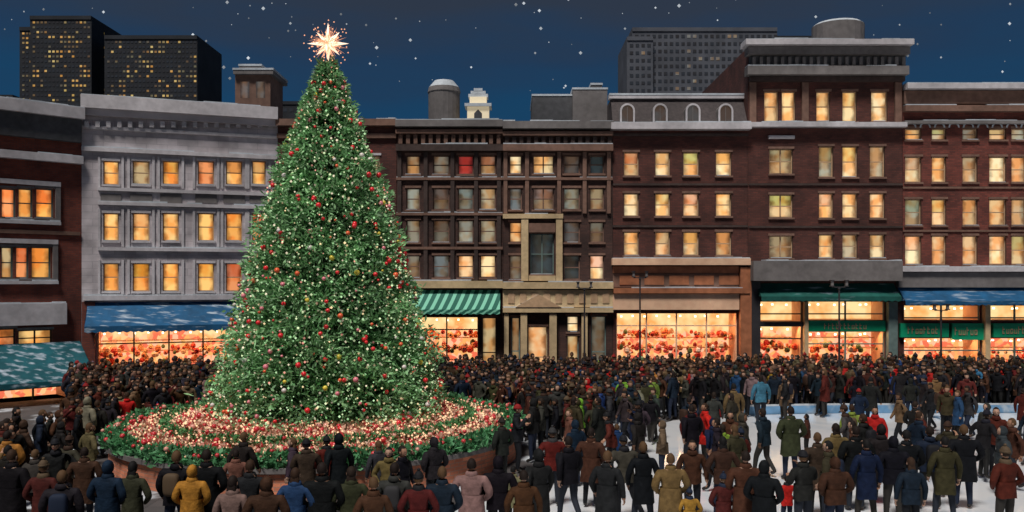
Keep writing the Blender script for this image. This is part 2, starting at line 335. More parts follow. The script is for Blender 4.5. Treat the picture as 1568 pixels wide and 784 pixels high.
winF=wgrid(xsF,[(233,269),(296,331),(355,391)],['cream'])+[(944,1128,480,620,'shop','palepink')]
trF=[(934,1147,190,200,.5,'grey_trim',1),(938,1145,205,209,.14,'dark_trim'),(938,1145,281,284,.06,'dark_trim'),(938,1145,345,348,.06,'dark_trim'),(936,1146,396,406,.45,'palepink',1),(938,1130,408,418,.2,'copper'),(938,1130,418.5,440,.12,'brown_trim'),(938,1145,441,449,.4,'copper',1),(938,1130,450,474,.25,'palepink'),(1131,1148,409,604,.35,'copper')]
for k in range(5): trF.append((948+k*38,978+k*38,422,436,.16,'copper'))
bF=building('mansard_brick_building',FF,192,M['brick_dark'],winF,'frame_cream','brown_trim',trims=trF,snowtop=False)
A=Acc(); u0,z0=FF.uz(938,190); u1,z1=FF.uz(1145,146)
slate=mat('slate',T(48,42,42),.7,.3,8); P=FF.pt
A.poly([P(.0,z0,.0),P(FF.L,z0,.0),P(FF.L,z1,-.9),P(0,z1,-.9)],slate); A.poly([P(0,z0,0),P(0,z1,-.9),P(0,z1,-10),P(0,z0,-10)],slate); A.poly([P(FF.L,z0,0),P(FF.L,z0,-10),P(FF.L,z1,-10),P(FF.L,z1,-.9)],slate)
A.poly([P(0,z1,-.9),P(FF.L,z1,-.9),P(FF.L,z1,-10),P(0,z1,-10)],M['roof'])
FF.box(A,-.1,FF.L+.1,z1+.002,z1+.16,-1.3,-.7,M['grey_trim']); FF.box(A,-.1,FF.L+.1,z1+.161,z1+.25,-1.3,-.68,M['snow'])
for cx in (960,1010,1060,1110):
    uc,zb=FF.uz(cx,188); r=.36; zc=zb+.55
    def arch(rr,w):
        return [P(uc-rr,zb,w)]+[P(uc+rr,zb,w)]+[P(uc+rr*math.cos(t),zc+rr*math.sin(t),w) for t in np.linspace(0,math.pi,11)]
    A.poly(arch(r-.09,.13),M['pane'],[(.5,.5)]*13,(.05,.045,.04))
    o_=arch(r,.2); i_=arch(r-.09,.2)
    for k in range(1,12): A.poly([i_[k],o_[k],o_[k+1],i_[k+1]],M['grey_trim'])
    A.poly([i_[0],o_[0],o_[12],i_[12]],M['grey_trim'])
    ob=arch(r,-.9)
    for k in range(1,12): A.poly([o_[k],ob[k],ob[k+1],o_[k+1]],M['snow'] if 3<k<9 else M['grey_dark'])
    A.poly([o_[0],ob[0],ob[12],o_[12]][::-1],M['grey_dark'])
    FF.box(A,uc-.012,uc+.012,zb,zc+.2,.135,.16,M['grey_dark'])
o=A.build('mansard_roof'); adopt(o,bF)
FG=Facade(1145.5,D,1382,D)
xsG=[(1178,1214),(1254,1276),(1290,1313),(1332,1355)]
winG=[(1170,1192,140,186,'cream'),(1197,1218,140,186,'cream'),(1250,1271,140,186,'cream'),(1290,1312,140,186,'cream'),(1334,1359,140,186,'cream')]
winG+=wgrid([xsG[0]],[(228,266),(298,333),(361,395)],['dim','mix'])+wgrid(xsG[1:],[(224,271),(296,334),(359,395)],['cream','cream','mix'])
winG+=[(1162,1228,462,492,'shop','darkframe'),(1162,1228,500,620,'shop','darkframe'),(1236,1354,462,490,'shop','tealframe'),(1236,1354,508,620,'shop','tealframe')]
trG=[(1134,1386,68,76,1.0,'grey_trim',1),(1140,1384,77,88,.7,'grey_dark'),(1146,1382,89,104,.35,'grey_deep'),(1140,1384,105,118,.6,'grey_dark',1),(1146,1382,119,126,.3,'dark_trim'),(1140,1384,189,196,.4,'grey_trim',1),(1146,1382,281,284,.07,'dark_trim'),(1146,1382,346,349,.07,'dark_trim'),
 (1176,1216,208,213,.12,'grey_trim'),(1146,1370,400,430,.9,'grey_dark',1),(1146,1162,431,604,.3,'darkframe'),(1229,1235,462,604,.3,'beige'),(1356,1370,462,604,.35,'tealframe'),(1236,1354,491,507,.15,'green_sign'),(1162,1228,493,499,.2,'darkframe')]
for x in (1152,1232,1374): trG.append((x-5,x+5,127,188,.14,'brown_trim'))
for k in range(22): trG.append((1148+k*10.8,1153+k*10.8,91,103,.5,'grey_dark'))
bG=building('tall_brick_building',FG,72,M['brick_dark'],winG,'frame_cream','brown_trim',trims=trG)
awning(FG,bG,1158,1368,434,462,.9,M['dteal_awning'],.25)
FH=Facade(1382.5,D,1720,D)
xsH=[(1386,1411),(1427,1449),(1474,1497),(1515,1541),(1549,1572),(1590,1613),(1635,1658),(1680,1703)]
winH=wgrid(xsH,[(240,279),(305,345),(361,405)],['mix','cream','cream','cream'])+wgrid(xsH,[(197,214)],['mix','dim'])
winH+=[(1376,1500,468,490,'shop','tealframe'),(1376,1500,518,620,'shop','tealframe'),(1512,1640,468,490,'shop','tealframe'),(1512,1640,518,620,'shop','tealframe')]
trH=[(1382,1720,131,139,.55,'grey_trim',1),(1382,1720,140,160,.2,'brown_trim'),(1382,1720,163,172,.35,'brown_trim',1),(1382,1720,186,191,.3,'grey_dark',1),(1382,1720,286,289,.06,'brown_trim'),(1382,1720,352,355,.06,'brown_trim'),(1372,1720,409,416,.45,'grey_trim',1),(1372,1720,417,440,.3,'grey_dark'),
 (1376,1450,495,516,.2,'green_sign'),(1455,1503,495,520,.2,'green_sign'),(1518,1640,495,516,.2,'green_sign'),(1503,1511,462,604,.35,'beige')]
bH=building('corner_brick_building',FH,135,M['brick_right'],winH,'frame_cream','brown_trim',trims=trH)
awning(FH,bH,1374,1700,440,468,.9,M['blue_awning'],.22)
A=Acc()
for k in range(15):
    uc,zb=FH.uz(1393+k*22,196); 
    for t0 in np.linspace(0,math.pi,7)[:-1]:
        t1=t0+math.pi/6; r=.28; ri=.2
        A.poly([FH.pt(uc+ri*math.cos(t0),zb+ri*math.sin(t0),.12),FH.pt(uc+r*math.cos(t0),zb+r*math.sin(t0),.12),FH.pt(uc+r*math.cos(t1),zb+r*math.sin(t1),.12),FH.pt(uc+ri*math.cos(t1),zb+ri*math.sin(t1),.12)],M['snow'])
for (F,x0,x1,y0,y1,w) in ((FG,1262,1330,495,504,.165),(FH,1390,1438,500,511,.215),(FH,1462,1496,501,513,.215),(FH,1535,1600,500,511,.215)):
    ua,zt=F.uz(x0,y0,w); ub,zb=F.uz(x1,y1,w); u=ua; r=random.Random(int(x0))
    while u<ub-.12:
        h=zt-zb; k=r.random(); s=.028
        F.box(A,u,u+s,zb,zt if k<.5 else zb+h*.65,w,w+.02,M['frame_cream'])
        if k<.7: F.box(A,u+s,u+.1,zb+h*.55,zb+h*.68,w,w+.019,M['frame_cream'])
        if k>.3: F.box(A,u+s,u+.1,zb,zb+h*.13,w,w+.018,M['frame_cream'])
        if k>.5: F.box(A,u+.1,u+.1+s,zb,zb+h*.65,w,w+.021,M['frame_cream'])
        u+=.19
o=A.build('mouldings_and_lettering'); adopt(o,bH)
A=Acc(); uc,zb=FE.uz(824,470); 
A.poly([FE.pt(uc-1.1,zb,.42),FE.pt(uc+1.1,zb,.42),FE.pt(uc,zb+.62,.42)],M['frame_cream'])
A.poly([FE.pt(uc-1.1,zb,.42),FE.pt(uc,zb+.62,.42),FE.pt(uc,zb+.62,0),FE.pt(uc-1.1,zb,0)],M['snow']); A.poly([FE.pt(uc+1.1,zb,0),FE.pt(uc,zb+.62,0),FE.pt(uc,zb+.62,.42),FE.pt(uc+1.1,zb,.42)],M['snow'])
o=A.build('pediment'); adopt(o,bE)
goods=attr_mat('shop_goods',0,.5)
bulb=bpy.data.materials.new('shop_bulb'); nt,N,L,p=nodes(bulb); p.inputs['Emission Color'].default_value=(1,.8,.5,1); p.inputs['Emission Strength'].default_value=4
for (F,u0,u1,z0,z1,root) in shops:
    A=Acc()
    n=int((u1-u0)*(34 if z1-z0>1.5 else 0))
    for k in range(n):
        u=random.uniform(u0+.1,u1-.1); w=random.uniform(-1.45,-.3); s=random.uniform(.06,.17); zb=max(z0,.3)+random.choice([.6,1.0,1.4,1.6,2.1,2.2])+random.uniform(-.1,.1)
        if zb+2*s>z1-.5: continue
        c=random.choice([(.8,.08,.05),(.8,.25,.1),(.85,.5,.25),(.8,.2,.15),(.5,.03,.03),(.85,.58,.4),(.12,.2,.08)])
        nn=6; 
        prof=[(s*.5,0),(s*.9,s*.5),(s*.8,s*1.3),(s*.25,s*1.9)]
        rings=[[F.pt(u+r*math.cos(t*math.pi/3),zb+h,w+r*math.sin(t*math.pi/3)) for t in range(nn)] for r,h in prof]
        for i in range(3):
            for t in range(nn): A.poly([rings[i][t],rings[i][(t+1)%nn],rings[i+1][(t+1)%nn],rings[i+1][t]],goods,None,c)
        A.poly(rings[3],goods,None,c)
    for k in range(int((u1-u0)/.6)):
        u=u0+.3+k*.6+random.uniform(-.08,.08); zc=z1-.16; w=-.5-.6*(k%2)
        F.box(A,u-.04,u+.04,zc-.04,zc+.04,w-.04,w+.04,bulb)
    if z1-z0>1.5:
        for zb in (1.0,1.6,2.1): F.box(A,u0+.05,u1-.05,max(z0,.3)+zb-.04,max(z0,.3)+zb-.003,-1.5,-1.1,M['palepink'])
    if A.f: o=A.build('shop_display'); adopt(o,root)
    if z1-z0>1.2:
        ld=bpy.data.lights.new('shop_lamp','AREA'); ld.shape='RECTANGLE'; ld.size=(u1-u0)*.9; ld.size_y=.5; ld.energy=16*(u1-u0); ld.color=(1,.55,.24)
        lo=bpy.data.objects.new('shop_lamp',ld); sc.collection.objects.link(lo); q=F.pt((u0+u1)/2,z1-.1,-.6)
        d=Vector((F.n.x*.8,F.n.y*.8,-1)); lo.rotation_euler=d.to_track_quat('-Z','Y').to_euler(); lo.location=q; 
        bpy.context.view_layer.update(); lo.parent=root; lo.matrix_parent_inverse=Matrix.Translation(-Vector(root.location))
# ---------------------------------------------------------------- rooftop things and distant towers
def pxb(acc,F,x0,x1,y0,y1,w0,w1,m,snow=True):
    u0,zt=F.uz(x0,y0,w1); u1,zb=F.uz(x1,y1,w1); F.box(acc,u0,u1,zb,zt,w0,w1,m)
    if snow: F.box(acc,u0-.03,u1+.03,zt+.001,zt+.1,w0,w1+.03,M['snow'])
    return u0,u1,zb,zt
def rooftop(name,F,items,panes=()):
    A=Acc()
    for it in items: pxb(A,F,*it)
    for (x0,x1,y0,y1,w,c) in panes:
        u0,zt=F.uz(x0,y0,w); u1,zb=F.uz(x1,y1,w); 
        A.poly([F.pt(u0,zb,w+.004),F.pt(u1,zb,w+.004),F.pt(u1,zt,w+.004),F.pt(u0,zt,w+.004)],M['pane'],[(0,0),(1,0),(1,1),(0,1)],c)
    return A.build(name)
FR=Facade(357,46,420,46)
rooftop('rooftop_penthouse',FR,[(360,414,112,185,-2.5,0,M['brown_trim']),(357,418,107,113,-2.7,.25,M['grey_dark']),(366,400,101,106,-2,-.3,M['grey_dark'])],[(368,382,125,150,0,(.12,.1,.09)),(392,406,125,150,0,(.1,.09,.08))])
FR=Facade(810,46,935,46)
rooftop('rooftop_machine_room',FR,[(815,876,147,200,-4,0,M['grey_deep']),(877,930,137,200,-4,.4,M['grey_dark']),(905,922,130,136,-3,0,M['grey_deep'])])
def lathe(name,x,y,prof,m,n=20,extra=None):
    A=Acc()
    for i in range(len(prof)-1):
        r0,z0,_=prof[i]; r1,z1,mm=prof[i+1]
        for k in range(n):
            a=2*math.pi*k/n;b=2*math.pi*(k+1)/n
            A.poly([(x+r0*math.cos(a),y+r0*math.sin(a),z0),(x+r0*math.cos(b),y+r0*math.sin(b),z0),(x+r1*math.cos(b),y+r1*math.sin(b),z1),(x+r1*math.cos(a),y+r1*math.sin(a),z1)],mm or m,[(a*r0,z0),(b*r0,z0),(b*r0,z1),(a*r0,z1)])
    if extra: extra(A)
    o=A.build(name); o.location.z+=DZ; return o
k46=46/FP
lathe('rooftop_water_tank',(680-CX)*k46,46,[(.8,12.5,None),(.82,15.2,None),(.86,15.25,None),(.8,15.5,None),(.5,15.85,M['snow']),(0,15.95,M['snow'])],M['grey_dark'])
A=Acc(); FK=Facade(713,45,751,45)
lit=bpy.data.materials.new('lit_cream_stone'); nt,N,L,p=nodes(lit); p.inputs['Base Color'].default_value=(.8,.7,.5,1); p.inputs['Emission Color'].default_value=(1,.8,.5,1); p.inputs['Emission Strength'].default_value=.3
u=FK.L/2
FK.box(A,.08,FK.L-.08,12.8,14.35,-1,0,lit); FK.box(A,-.05,FK.L+.05,14.35,14.5,-1.1,.12,M['snow'])
FK.box(A,.2,FK.L-.2,14.5,14.85,-.9,-.05,lit)
for (z,r) in ((14.85,.5),(15.0,.38),(15.14,.22)): FK.box(A,u-r,u+r,z,z+.16,-.7-r*.3,-.1,M['snow'])
A.poly([FK.pt(u-.2,13.5,.006),FK.pt(u+.2,13.5,.006),FK.pt(u+.2,14.0,.006),FK.pt(u,14.2,.006),FK.pt(u-.2,14.0,.006)],M['grey_deep'])
o=A.build('rooftop_cupola'); o.location.z+=DZ
lathe('rooftop_water_tank',(1283-CX)*47/FP,47,[(1.3,17.0,None),(1.33,18.95,None),(1.33,18.97,None),(1.15,19.1,M['snow']),(0,19.2,M['snow'])],M['grey_dark'])
def tower(name,d,blocks,bm,density,cols,cw,ch,seed):
    F=Facade(0,d,1568,d); A=Acc(); r=random.Random(seed)
    for (x0,x1,y0,w) in blocks:
        u0,zt=F.uz(x0,y0,w); u1,_=F.uz(x1,y0,w); F.box(A,u0,u1,0,zt,w-8,w,bm); F.box(A,u0+.01,u1-.01,zt,zt+.4,w-8,w+.1,bm)
        zb=CH+(HY-175)/FP*d; nx=int((u1-u0)/cw); nz=int((zt-zb)/ch)
        for i in range(nx):
            for j in range(nz):
                a=u0+.3+i*cw; z=zt-ch*(j+1)+.1
                if a+cw*.55>u1: continue
                on=r.random()<density*(1.5 if (i//4+j//3)%3==0 else .6)
                c=r.choice(cols) if on else (.008,.01,.012)
                A.poly([F.pt(a,z,w+.03),F.pt(a+cw*.6,z,w+.03),F.pt(a+cw*.6,z+ch*.42,w+.03),F.pt(a,z+ch*.42,w+.03)],M['pane'],[(.5,.5)]*4,c)
    return A.build(name)
M['tower_black']=mat('tower_black',T(24,26,30),.7,.2,1); M['tower_grey']=mat('tower_grey',T(60,62,68),.8,.12,.3)
tower('dark_office_tower',95,[(46,140,30,0),(30,160,47,-3),(160,302,60,.5)],M['tower_black'],.4,[(.4,.28,.08),(.2,.15,.06),(.5,.38,.14),(.1,.09,.05),(.07,.06,.04)],.42,.52,1)
tower('grey_office_tower',95,[(968,1190,48,0),(960,1000,62,.6)],M['tower_grey'],.1,[(.12,.12,.11),(.16,.15,.12)],.62,.8,2)
tower('background_block',110,[(420,520,160,0),(1190,1300,60,0),(1392,1568,150,-4),(-200,20,150,-4)],M['tower_black'],.08,[(.3,.25,.1)],.8,1,3)
# ---------------------------------------------------------------- ground, rink
def gmat():
    m=bpy.data.materials.new('paving'); nt,N,L,p=nodes(m)
    tc=N.new('ShaderNodeTexCoord'); bt=N.new('ShaderNodeTexBrick'); L.new(tc.outputs['Object'],bt.inputs['Vector']); bt.inputs['Scale'].default_value=1; bt.inputs['Brick Width'].default_value=.6; bt.inputs['Row Height'].default_value=.6; bt.offset=0; bt.inputs['Mortar Size'].default_value=.012
    bt.inputs['Color1'].default_value=(.09,.08,.08,1); bt.inputs['Color2'].default_value=(.065,.06,.06,1); bt.inputs['Mortar'].default_value=(.035,.035,.035,1)
    no=N.new('ShaderNodeTexNoise'); no.inputs['Scale'].default_value=.6; no.inputs['Detail'].default_value=8; L.new(tc.outputs['Object'],no.inputs['Vector'])
    cr=N.new('ShaderNodeValToRGB'); cr.color_ramp.elements[0].position=.53; cr.color_ramp.elements[1].position=.63; L.new(no.outputs['Fac'],cr.inputs[0])
    mx=N.new('ShaderNodeMixRGB'); L.new(cr.outputs[0],mx.inputs[0]); L.new(bt.outputs['Color'],mx.inputs[1]); mx.inputs[2].default_value=(.55,.58,.62,1)
    L.new(mx.outputs[0],p.inputs['Base Color']); p.inputs['Roughness'].default_value=.7
    return m
A=Acc(); s=1500; A.poly([(-s,-s,0),(s,-s,0),(s,s,0),(-s,s,0)],gmat()); A.build('ground')
ice=bpy.data.materials.new('ice'); nt,N,L,p=nodes(ice); tc=N.new('ShaderNodeTexCoord'); no=N.new('ShaderNodeTexNoise'); no.inputs['Scale'].default_value=.5; no.inputs['Detail'].default_value=9; no.inputs['Distortion'].default_value=.6; L.new(tc.outputs['Object'],no.inputs['Vector'])
cr=N.new('ShaderNodeValToRGB'); cr.color_ramp.elements[0].position=.33; cr.color_ramp.elements[0].color=(.72,.78,.86,1); cr.color_ramp.elements[1].position=.52; cr.color_ramp.elements[1].color=(.95,.95,.96,1); L.new(no.outputs['Fac'],cr.inputs[0])
mp=N.new('ShaderNodeMapping'); mp.inputs['Rotation'].default_value=(0,0,.5); mp.inputs['Scale'].default_value=(.6,14,1); L.new(tc.outputs['Object'],mp.inputs[0]); ns=N.new('ShaderNodeTexNoise'); ns.inputs['Scale'].default_value=1.2; ns.inputs['Detail'].default_value=10; ns.inputs['Distortion'].default_value=1.2; L.new(mp.outputs[0],ns.inputs['Vector'])
rs=N.new('ShaderNodeMapRange'); rs.inputs[1].default_value=.5; rs.inputs[2].default_value=.7; rs.inputs[3].default_value=0; rs.inputs[4].default_value=.3; L.new(ns.outputs['Fac'],rs.inputs[0])
mx=N.new('ShaderNodeMixRGB'); L.new(rs.outputs[0],mx.inputs[0]); L.new(cr.outputs[0],mx.inputs[1]); mx.inputs[2].default_value=(.55,.66,.8,1); L.new(mx.outputs[0],p.inputs['Base Color'])
rr=N.new('ShaderNodeMapRange'); rr.inputs[3].default_value=.05; rr.inputs[4].default_value=.35; L.new(ns.outputs['Fac'],rr.inputs[0]); L.new(rr.outputs[0],p.inputs['Roughness']); p.inputs['Specular IOR Level'].default_value=.7
p.inputs['Coat Weight'].default_value=.6; p.inputs['Coat Roughness'].default_value=.08
poly=[(-3.2,8),(-2.2,18),(-.6,21.5),(1.2,25.5),(3.0,29),(6,33.0),(9,34.3),(13,34.8),(24,34.8),(30,34),(34,30),(34,8)]
A=Acc(); A.poly([(x,y,.006) for x,y in poly],ice); A.build('ice_rink')
A=Acc(); bm=mat('rink_board',T(85,120,150,.6),.5,.2,2,0,snow=.3); pts=[(9,34.4),(11,34.7),(13,34.85),(18.5,34.9),(24,34.9),(28,34.5)]
for (a,b) in zip(pts[:-1],pts[1:]):
    t=(Vector(b)-Vector(a)).normalized(); n=Vector((t.y,-t.x))*.05
    a0=Vector(a)+n;a1=Vector(a)-n;b0=Vector(b)+n;b1=Vector(b)-n
    for (z0,z1,mm) in ((.006,.32,bm),(.32,.38,M['snow'])):
        A.poly([(a0.x,a0.y,z0),(b0.x,b0.y,z0),(b0.x,b0.y,z1),(a0.x,a0.y,z1)],mm); A.poly([(b1.x,b1.y,z0),(a1.x,a1.y,z0),(a1.x,a1.y,z1),(b1.x,b1.y,z1)],mm); A.poly([(a0.x,a0.y,z1),(b0.x,b0.y,z1),(b1.x,b1.y,z1),(a1.x,a1.y,z1)],mm)
A.build('rink_barrier')
# ---------------------------------------------------------------- fast sprig mesh
def sprigs(pos,dirs,length,width,cols,name,mt,parent):
    n=len(pos); up=rng.normal(size=(n,3)); side=np.cross(dirs,up); side/=np.linalg.norm(side,axis=1)[:,None]+1e-9
    l=length[:,None]; w=width[:,None]
    v=np.stack([pos-side*w*.3,pos+side*w*.3,pos+dirs*l*.5+side*w,pos+dirs*l,pos+dirs*l*.5-side*w],1).reshape(-1,3)
    me=bpy.data.meshes.new(name); me.vertices.add(n*5); me.vertices.foreach_set('co',v.astype(np.float32).ravel())
    me.loops.add(n*5); me.loops.foreach_set('vertex_index',np.arange(n*5,dtype=np.int32)); me.polygons.add(n); me.polygons.foreach_set('loop_start',np.arange(0,n*5,5,dtype=np.int32)); 
    me.update(calc_edges=True)
    ca=me.color_attributes.new('Col','FLOAT_COLOR','CORNER'); c=np.concatenate([cols,np.ones((n,1))],1); ca.data.foreach_set('color',np.repeat(c,5,axis=0).astype(np.float32).ravel())
    me.materials.append(mt); o=bpy.data.objects.new(name,me); sc.collection.objects.link(o); o.parent=parent; o.matrix_parent_inverse=Matrix.Translation(-Vector(parent.location)); return o
def octas(pos,r,cols,name,mt,parent,smooth=False,sub=False):
    n=len(pos)
    if sub:
        bmx=bmesh.new(); bmesh.ops.create_icosphere(bmx,subdivisions=2,radius=1); bv=np.array([v.co[:] for v in bmx.verts]); bf=np.array([[v.index for v in f.verts] for f in bmx.faces]); bmx.free()
    else:
        bv=np.array([(1,0,0),(-1,0,0),(0,1,0),(0,-1,0),(0,0,1),(0,0,-1)],float); bf=np.array([(0,2,4),(2,1,4),(1,3,4),(3,0,4),(2,0,5),(1,2,5),(3,1,5),(0,3,5)])
    nv=len(bv); nf=len(bf)
    v=(pos[:,None,:]+bv[None]*r[:,None,None]).reshape(-1,3); f=(bf[None]+(np.arange(n)*nv)[:,None,None]).reshape(-1)
    me=bpy.data.meshes.new(name); me.vertices.add(n*nv); me.vertices.foreach_set('co',v.astype(np.float32).ravel()); me.loops.add(n*nf*3); me.loops.foreach_set('vertex_index',f.astype(np.int32)); me.polygons.add(n*nf); me.polygons.foreach_set('loop_start',np.arange(0,n*nf*3,3,dtype=np.int32)); me.update(calc_edges=True)
    ca=me.color_attributes.new('Col','FLOAT_COLOR','CORNER'); c=np.concatenate([cols,np.ones((n,1))],1); ca.data.foreach_set('color',np.repeat(c,nf*3,axis=0).astype(np.float32).ravel())
    if sub: me.polygons.foreach_set('use_smooth',[True]*(n*nf))
    me.materials.append(mt); o=bpy.data.objects.new(name,me); sc.collection.objects.link(o)
    if parent: o.parent=parent; o.matrix_parent_inverse=Matrix.Translation(-Vector(parent.location))
    return o
leafm=attr_mat('fir_needles',0,.6,.3); lightm=attr_mat('fairy_light',2.2); ornm=attr_mat('ornament_glass',0,.25); petalm=attr_mat('flower_petals',0,.6,.2)
TX,TY=-5.6,27.0
tree=empty('christmas_tree',(TX,TY,1.2))
zk=[1.15,1.5,2.1,3.0,4.1,6.1,8.1,10.1,11.5,12.0,12.3]; rk=[2.95,3.25,3.35,3.05,2.75,2.25,1.75,1.0,.48,.25,.1]
R_=lambda z: np.interp(z,zk,rk)
A=Acc(); tm=mat('bark',(.06,.04,.03),.9,.3,8,.5); n=12
for i in range(14):
    z0=1.15+i*.78; z1=z0+.78; r0=.26*(1-i/14.5); r1=.26*(1-(i+1)/14.5)
    for k in range(n):
        a=2*math.pi*k/n;b=2*math.pi*(k+1)/n; A.poly([(TX+r0*math.cos(a),TY+r0*math.sin(a),z0),(TX+r0*math.cos(b),TY+r0*math.sin(b),z0),(TX+r1*math.cos(b),TY+r1*math.sin(b),z1),(TX+r1*math.cos(a),TY+r1*math.sin(a),z1)],tm)
NB=3600
zz=np.linspace(1.2,12.15,400); wt=R_(zz)+.25; cdf=np.cumsum(wt)/wt.sum(); bz=np.interp(rng.random(NB),cdf,zz); ba=rng.random(NB)*2*np.pi
bl=R_(bz)*(.78+.3*rng.random(NB)); bl*=1+.06*np.sin(ba*5+bz*2.3)+.06*np.sin(ba*11-bz*4)
for i in range(0,NB,6):
    a=ba[i]; z=bz[i]; l=bl[i]; t=.03; d=Vector((math.cos(a),math.sin(a),0)); s_=Vector((-d.y,d.x,0))*t; b0=Vector((TX,TY,z+.12*l)); e0=b0+d*l*.85+Vector((0,0,-.14*l)); 
    A.poly([b0+s_,b0-s_,e0],tm); A.poly([b0+Vector((0,0,t)),b0-Vector((0,0,t)),e0],tm)
o=A.build('trunk_and_limbs'); adopt(o,tree)
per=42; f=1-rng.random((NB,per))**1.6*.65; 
bz2=bz[:,None]; ang=ba[:,None]+rng.normal(size=(NB,per))*.16*(.4+.5/np.maximum(.4,bl[:,None])) ; rad=bl[:,None]*f
hz=bz2+.14*bl[:,None]*(1-f)-.05+rng.normal(size=(NB,per))*.1
pos=np.stack([TX+rad*np.cos(ang),TY+rad*np.sin(ang),np.maximum(hz,1.22)],-1).reshape(-1,3)
out=np.stack([np.cos(ang),np.sin(ang),np.full_like(ang,.05)],-1).reshape(-1,3); dirs=out+rng.normal(size=out.shape)*.75; dirs/=np.linalg.norm(dirs,axis=1)[:,None]
n=len(pos); ln=.1+.13*rng.random(n); wd=.018+.024*rng.random(n)
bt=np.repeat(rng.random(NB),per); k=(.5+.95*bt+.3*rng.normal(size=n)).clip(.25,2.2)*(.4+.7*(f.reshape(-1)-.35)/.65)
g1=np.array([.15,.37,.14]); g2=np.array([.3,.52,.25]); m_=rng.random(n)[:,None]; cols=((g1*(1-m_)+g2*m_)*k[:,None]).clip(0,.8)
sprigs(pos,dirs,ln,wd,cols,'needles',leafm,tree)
NL=5400; lz=np.interp(rng.random(NL),cdf,zz); la=rng.random(NL)*2*np.pi; lr=R_(lz)*(.92+.15*rng.random(NL))
lp=np.stack([TX+lr*np.cos(la),TY+lr*np.sin(la),lz],-1); pal=np.array([(.75,.9,.5),(.55,.85,.45),(1,.75,.4),(1,.85,.6),(.35,.65,.3),(1,.4,.3)]); lc=pal[rng.choice(6,NL,p=[.22,.25,.17,.14,.14,.08])]*(.12+.65*rng.random(NL)[:,None]**1.6)
octas(lp,.016+.026*rng.random(NL),lc*.75,'fairy_lights',lightm,tree)
NO=560; oz=np.interp(rng.random(NO),cdf,zz); oa=rng.random(NO)*2*np.pi; orr=R_(oz)*(.98+.1*rng.random(NO)); op=np.stack([TX+orr*np.cos(oa),TY+orr*np.sin(oa),oz],-1)
pal=np.array([(.85,.03,.04),(.9,.14,.05),(.85,.25,.3),(.85,.65,.08),(.8,.7,.65)]); oc=pal[rng.choice(5,NO,p=[.6,.16,.12,.05,.07])]
octas(op,.035+.05*rng.random(NO),oc,'ornaments',ornm,tree,sub=True)
starm=bpy.data.materials.new('star_light'); nt,N,L,p=nodes(starm); p.inputs['Base Color'].default_value=(.3,.15,.08,1); p.inputs['Emission Color'].default_value=(1,.42,.22,1); p.inputs['Emission Strength'].default_value=.9
starw=bpy.data.materials.new('star_core'); nt,N,L,p=nodes(starw); p.inputs['Emission Color'].default_value=(1,.66,.42,1); p.inputs['Emission Strength'].default_value=1.2
A=Acc(); c=Vector((TX,TY,12.72))
def spike(A,c,d,l,w,m):
    d=d.normalized(); a=d.orthogonal().normalized()*w; b=d.cross(a).normalized()*w; e=c+d*l
    q=[c+a,c+b,c-a,c-b]
    for i in range(4): A.poly([q[i],q[(i+1)%4],e],m)
for k in range(8):
    t=k*math.pi/4; spike(A,c,Vector((math.sin(t),0,math.cos(t))),.64 if k%2==0 else .5,.12,starw)
for k in range(4):
    t=k*math.pi/2+.78; spike(A,c,Vector((0,math.sin(t),math.cos(t))),.44,.1,starw)
for k in range(90):
    d=Vector(rng.normal(size=3)); spike(A,c,d,random.uniform(.35,.66),.02,starm)
o=A.build('star_topper'); adopt(o,tree)
sp=[]
for k in range(110):
    d=Vector(rng.normal(size=3)).normalized(); sp.append(c+d*random.uniform(.25,.75))
octas(np.array([tuple(q) for q in sp]),np.full(110,.024),np.tile(np.array([[.6,.26,.14]]),(110,1)),'star_bulbs',lightm,tree)
tree.location.z+=DZ
# ---------------------------------------------------------------- planter with flower bed & garland
PX,PY,PR,PH=-5.75,27.0,6.0,1.05
planter=lathe('round_brick_planter',PX,PY,[(PR,0,None),(PR-.04,.121,None),(PR-.04,PH-.12,None),(PR+.06,PH-.119,M['grey_dark']),(PR+.06,PH,M['grey_dark']),(PR-.5,PH+.002,M['grey_dark']),(PR-.5,PH-.05,M['grey_dark']),(0,PH-.04,mat('planter_soil',(.05,.08,.03),.9))],M['planter_brick'],n=64)
bed=empty('flower_garland',(PX,PY,PH))
def ring(n,r0,r1,z0,zs,rise=0): 
    a=rng.random(n)*2*np.pi; r=r0+(r1-r0)*rng.random(n); return np.stack([PX+r*np.cos(a),PY+r*np.sin(a),z0+zs*rng.random(n)+rise*(r1-r)/(r1-r0)],-1)
def leafs(p,l0,cols,name,mt):
    n=len(p); d=rng.normal(size=(n,3)); d[:,2]=np.abs(d[:,2]); d/=np.linalg.norm(d,axis=1)[:,None]; sprigs(p,d,l0*(.6+.8*rng.random(n)),l0*.3*(.6+.6*rng.random(n)),cols,name,mt,bed)
n=24000; a=rng.random(n)*2*np.pi; b=rng.random(n)*2*np.pi; rr=(.3+.06*np.sin(a*9)+.05*np.sin(a*23))*rng.random(n)**.4
p_=np.stack([PX+(5.8+rr*np.cos(b))*np.cos(a),PY+(5.8+rr*np.cos(b))*np.sin(a),PH+.1+rr*np.sin(b)*.8],-1)
cg=np.array([.1,.31,.13])*(.35+1.1*rng.random(n))[:,None]; leafs(p_,.14,cg,'garland_leaves',leafm)
n=5000; a=rng.random(n)*2*np.pi; b=rng.random(n)*2*np.pi; rr=.14*rng.random(n)**.4
p_=np.stack([PX+(4.5+rr*np.cos(b))*np.cos(a),PY+(4.5+rr*np.cos(b))*np.sin(a),PH+.36+rr*np.sin(b)],-1); leafs(p_,.11,np.array([.1,.3,.1])*(.4+rng.random(n))[:,None],'inner_leaves',leafm)
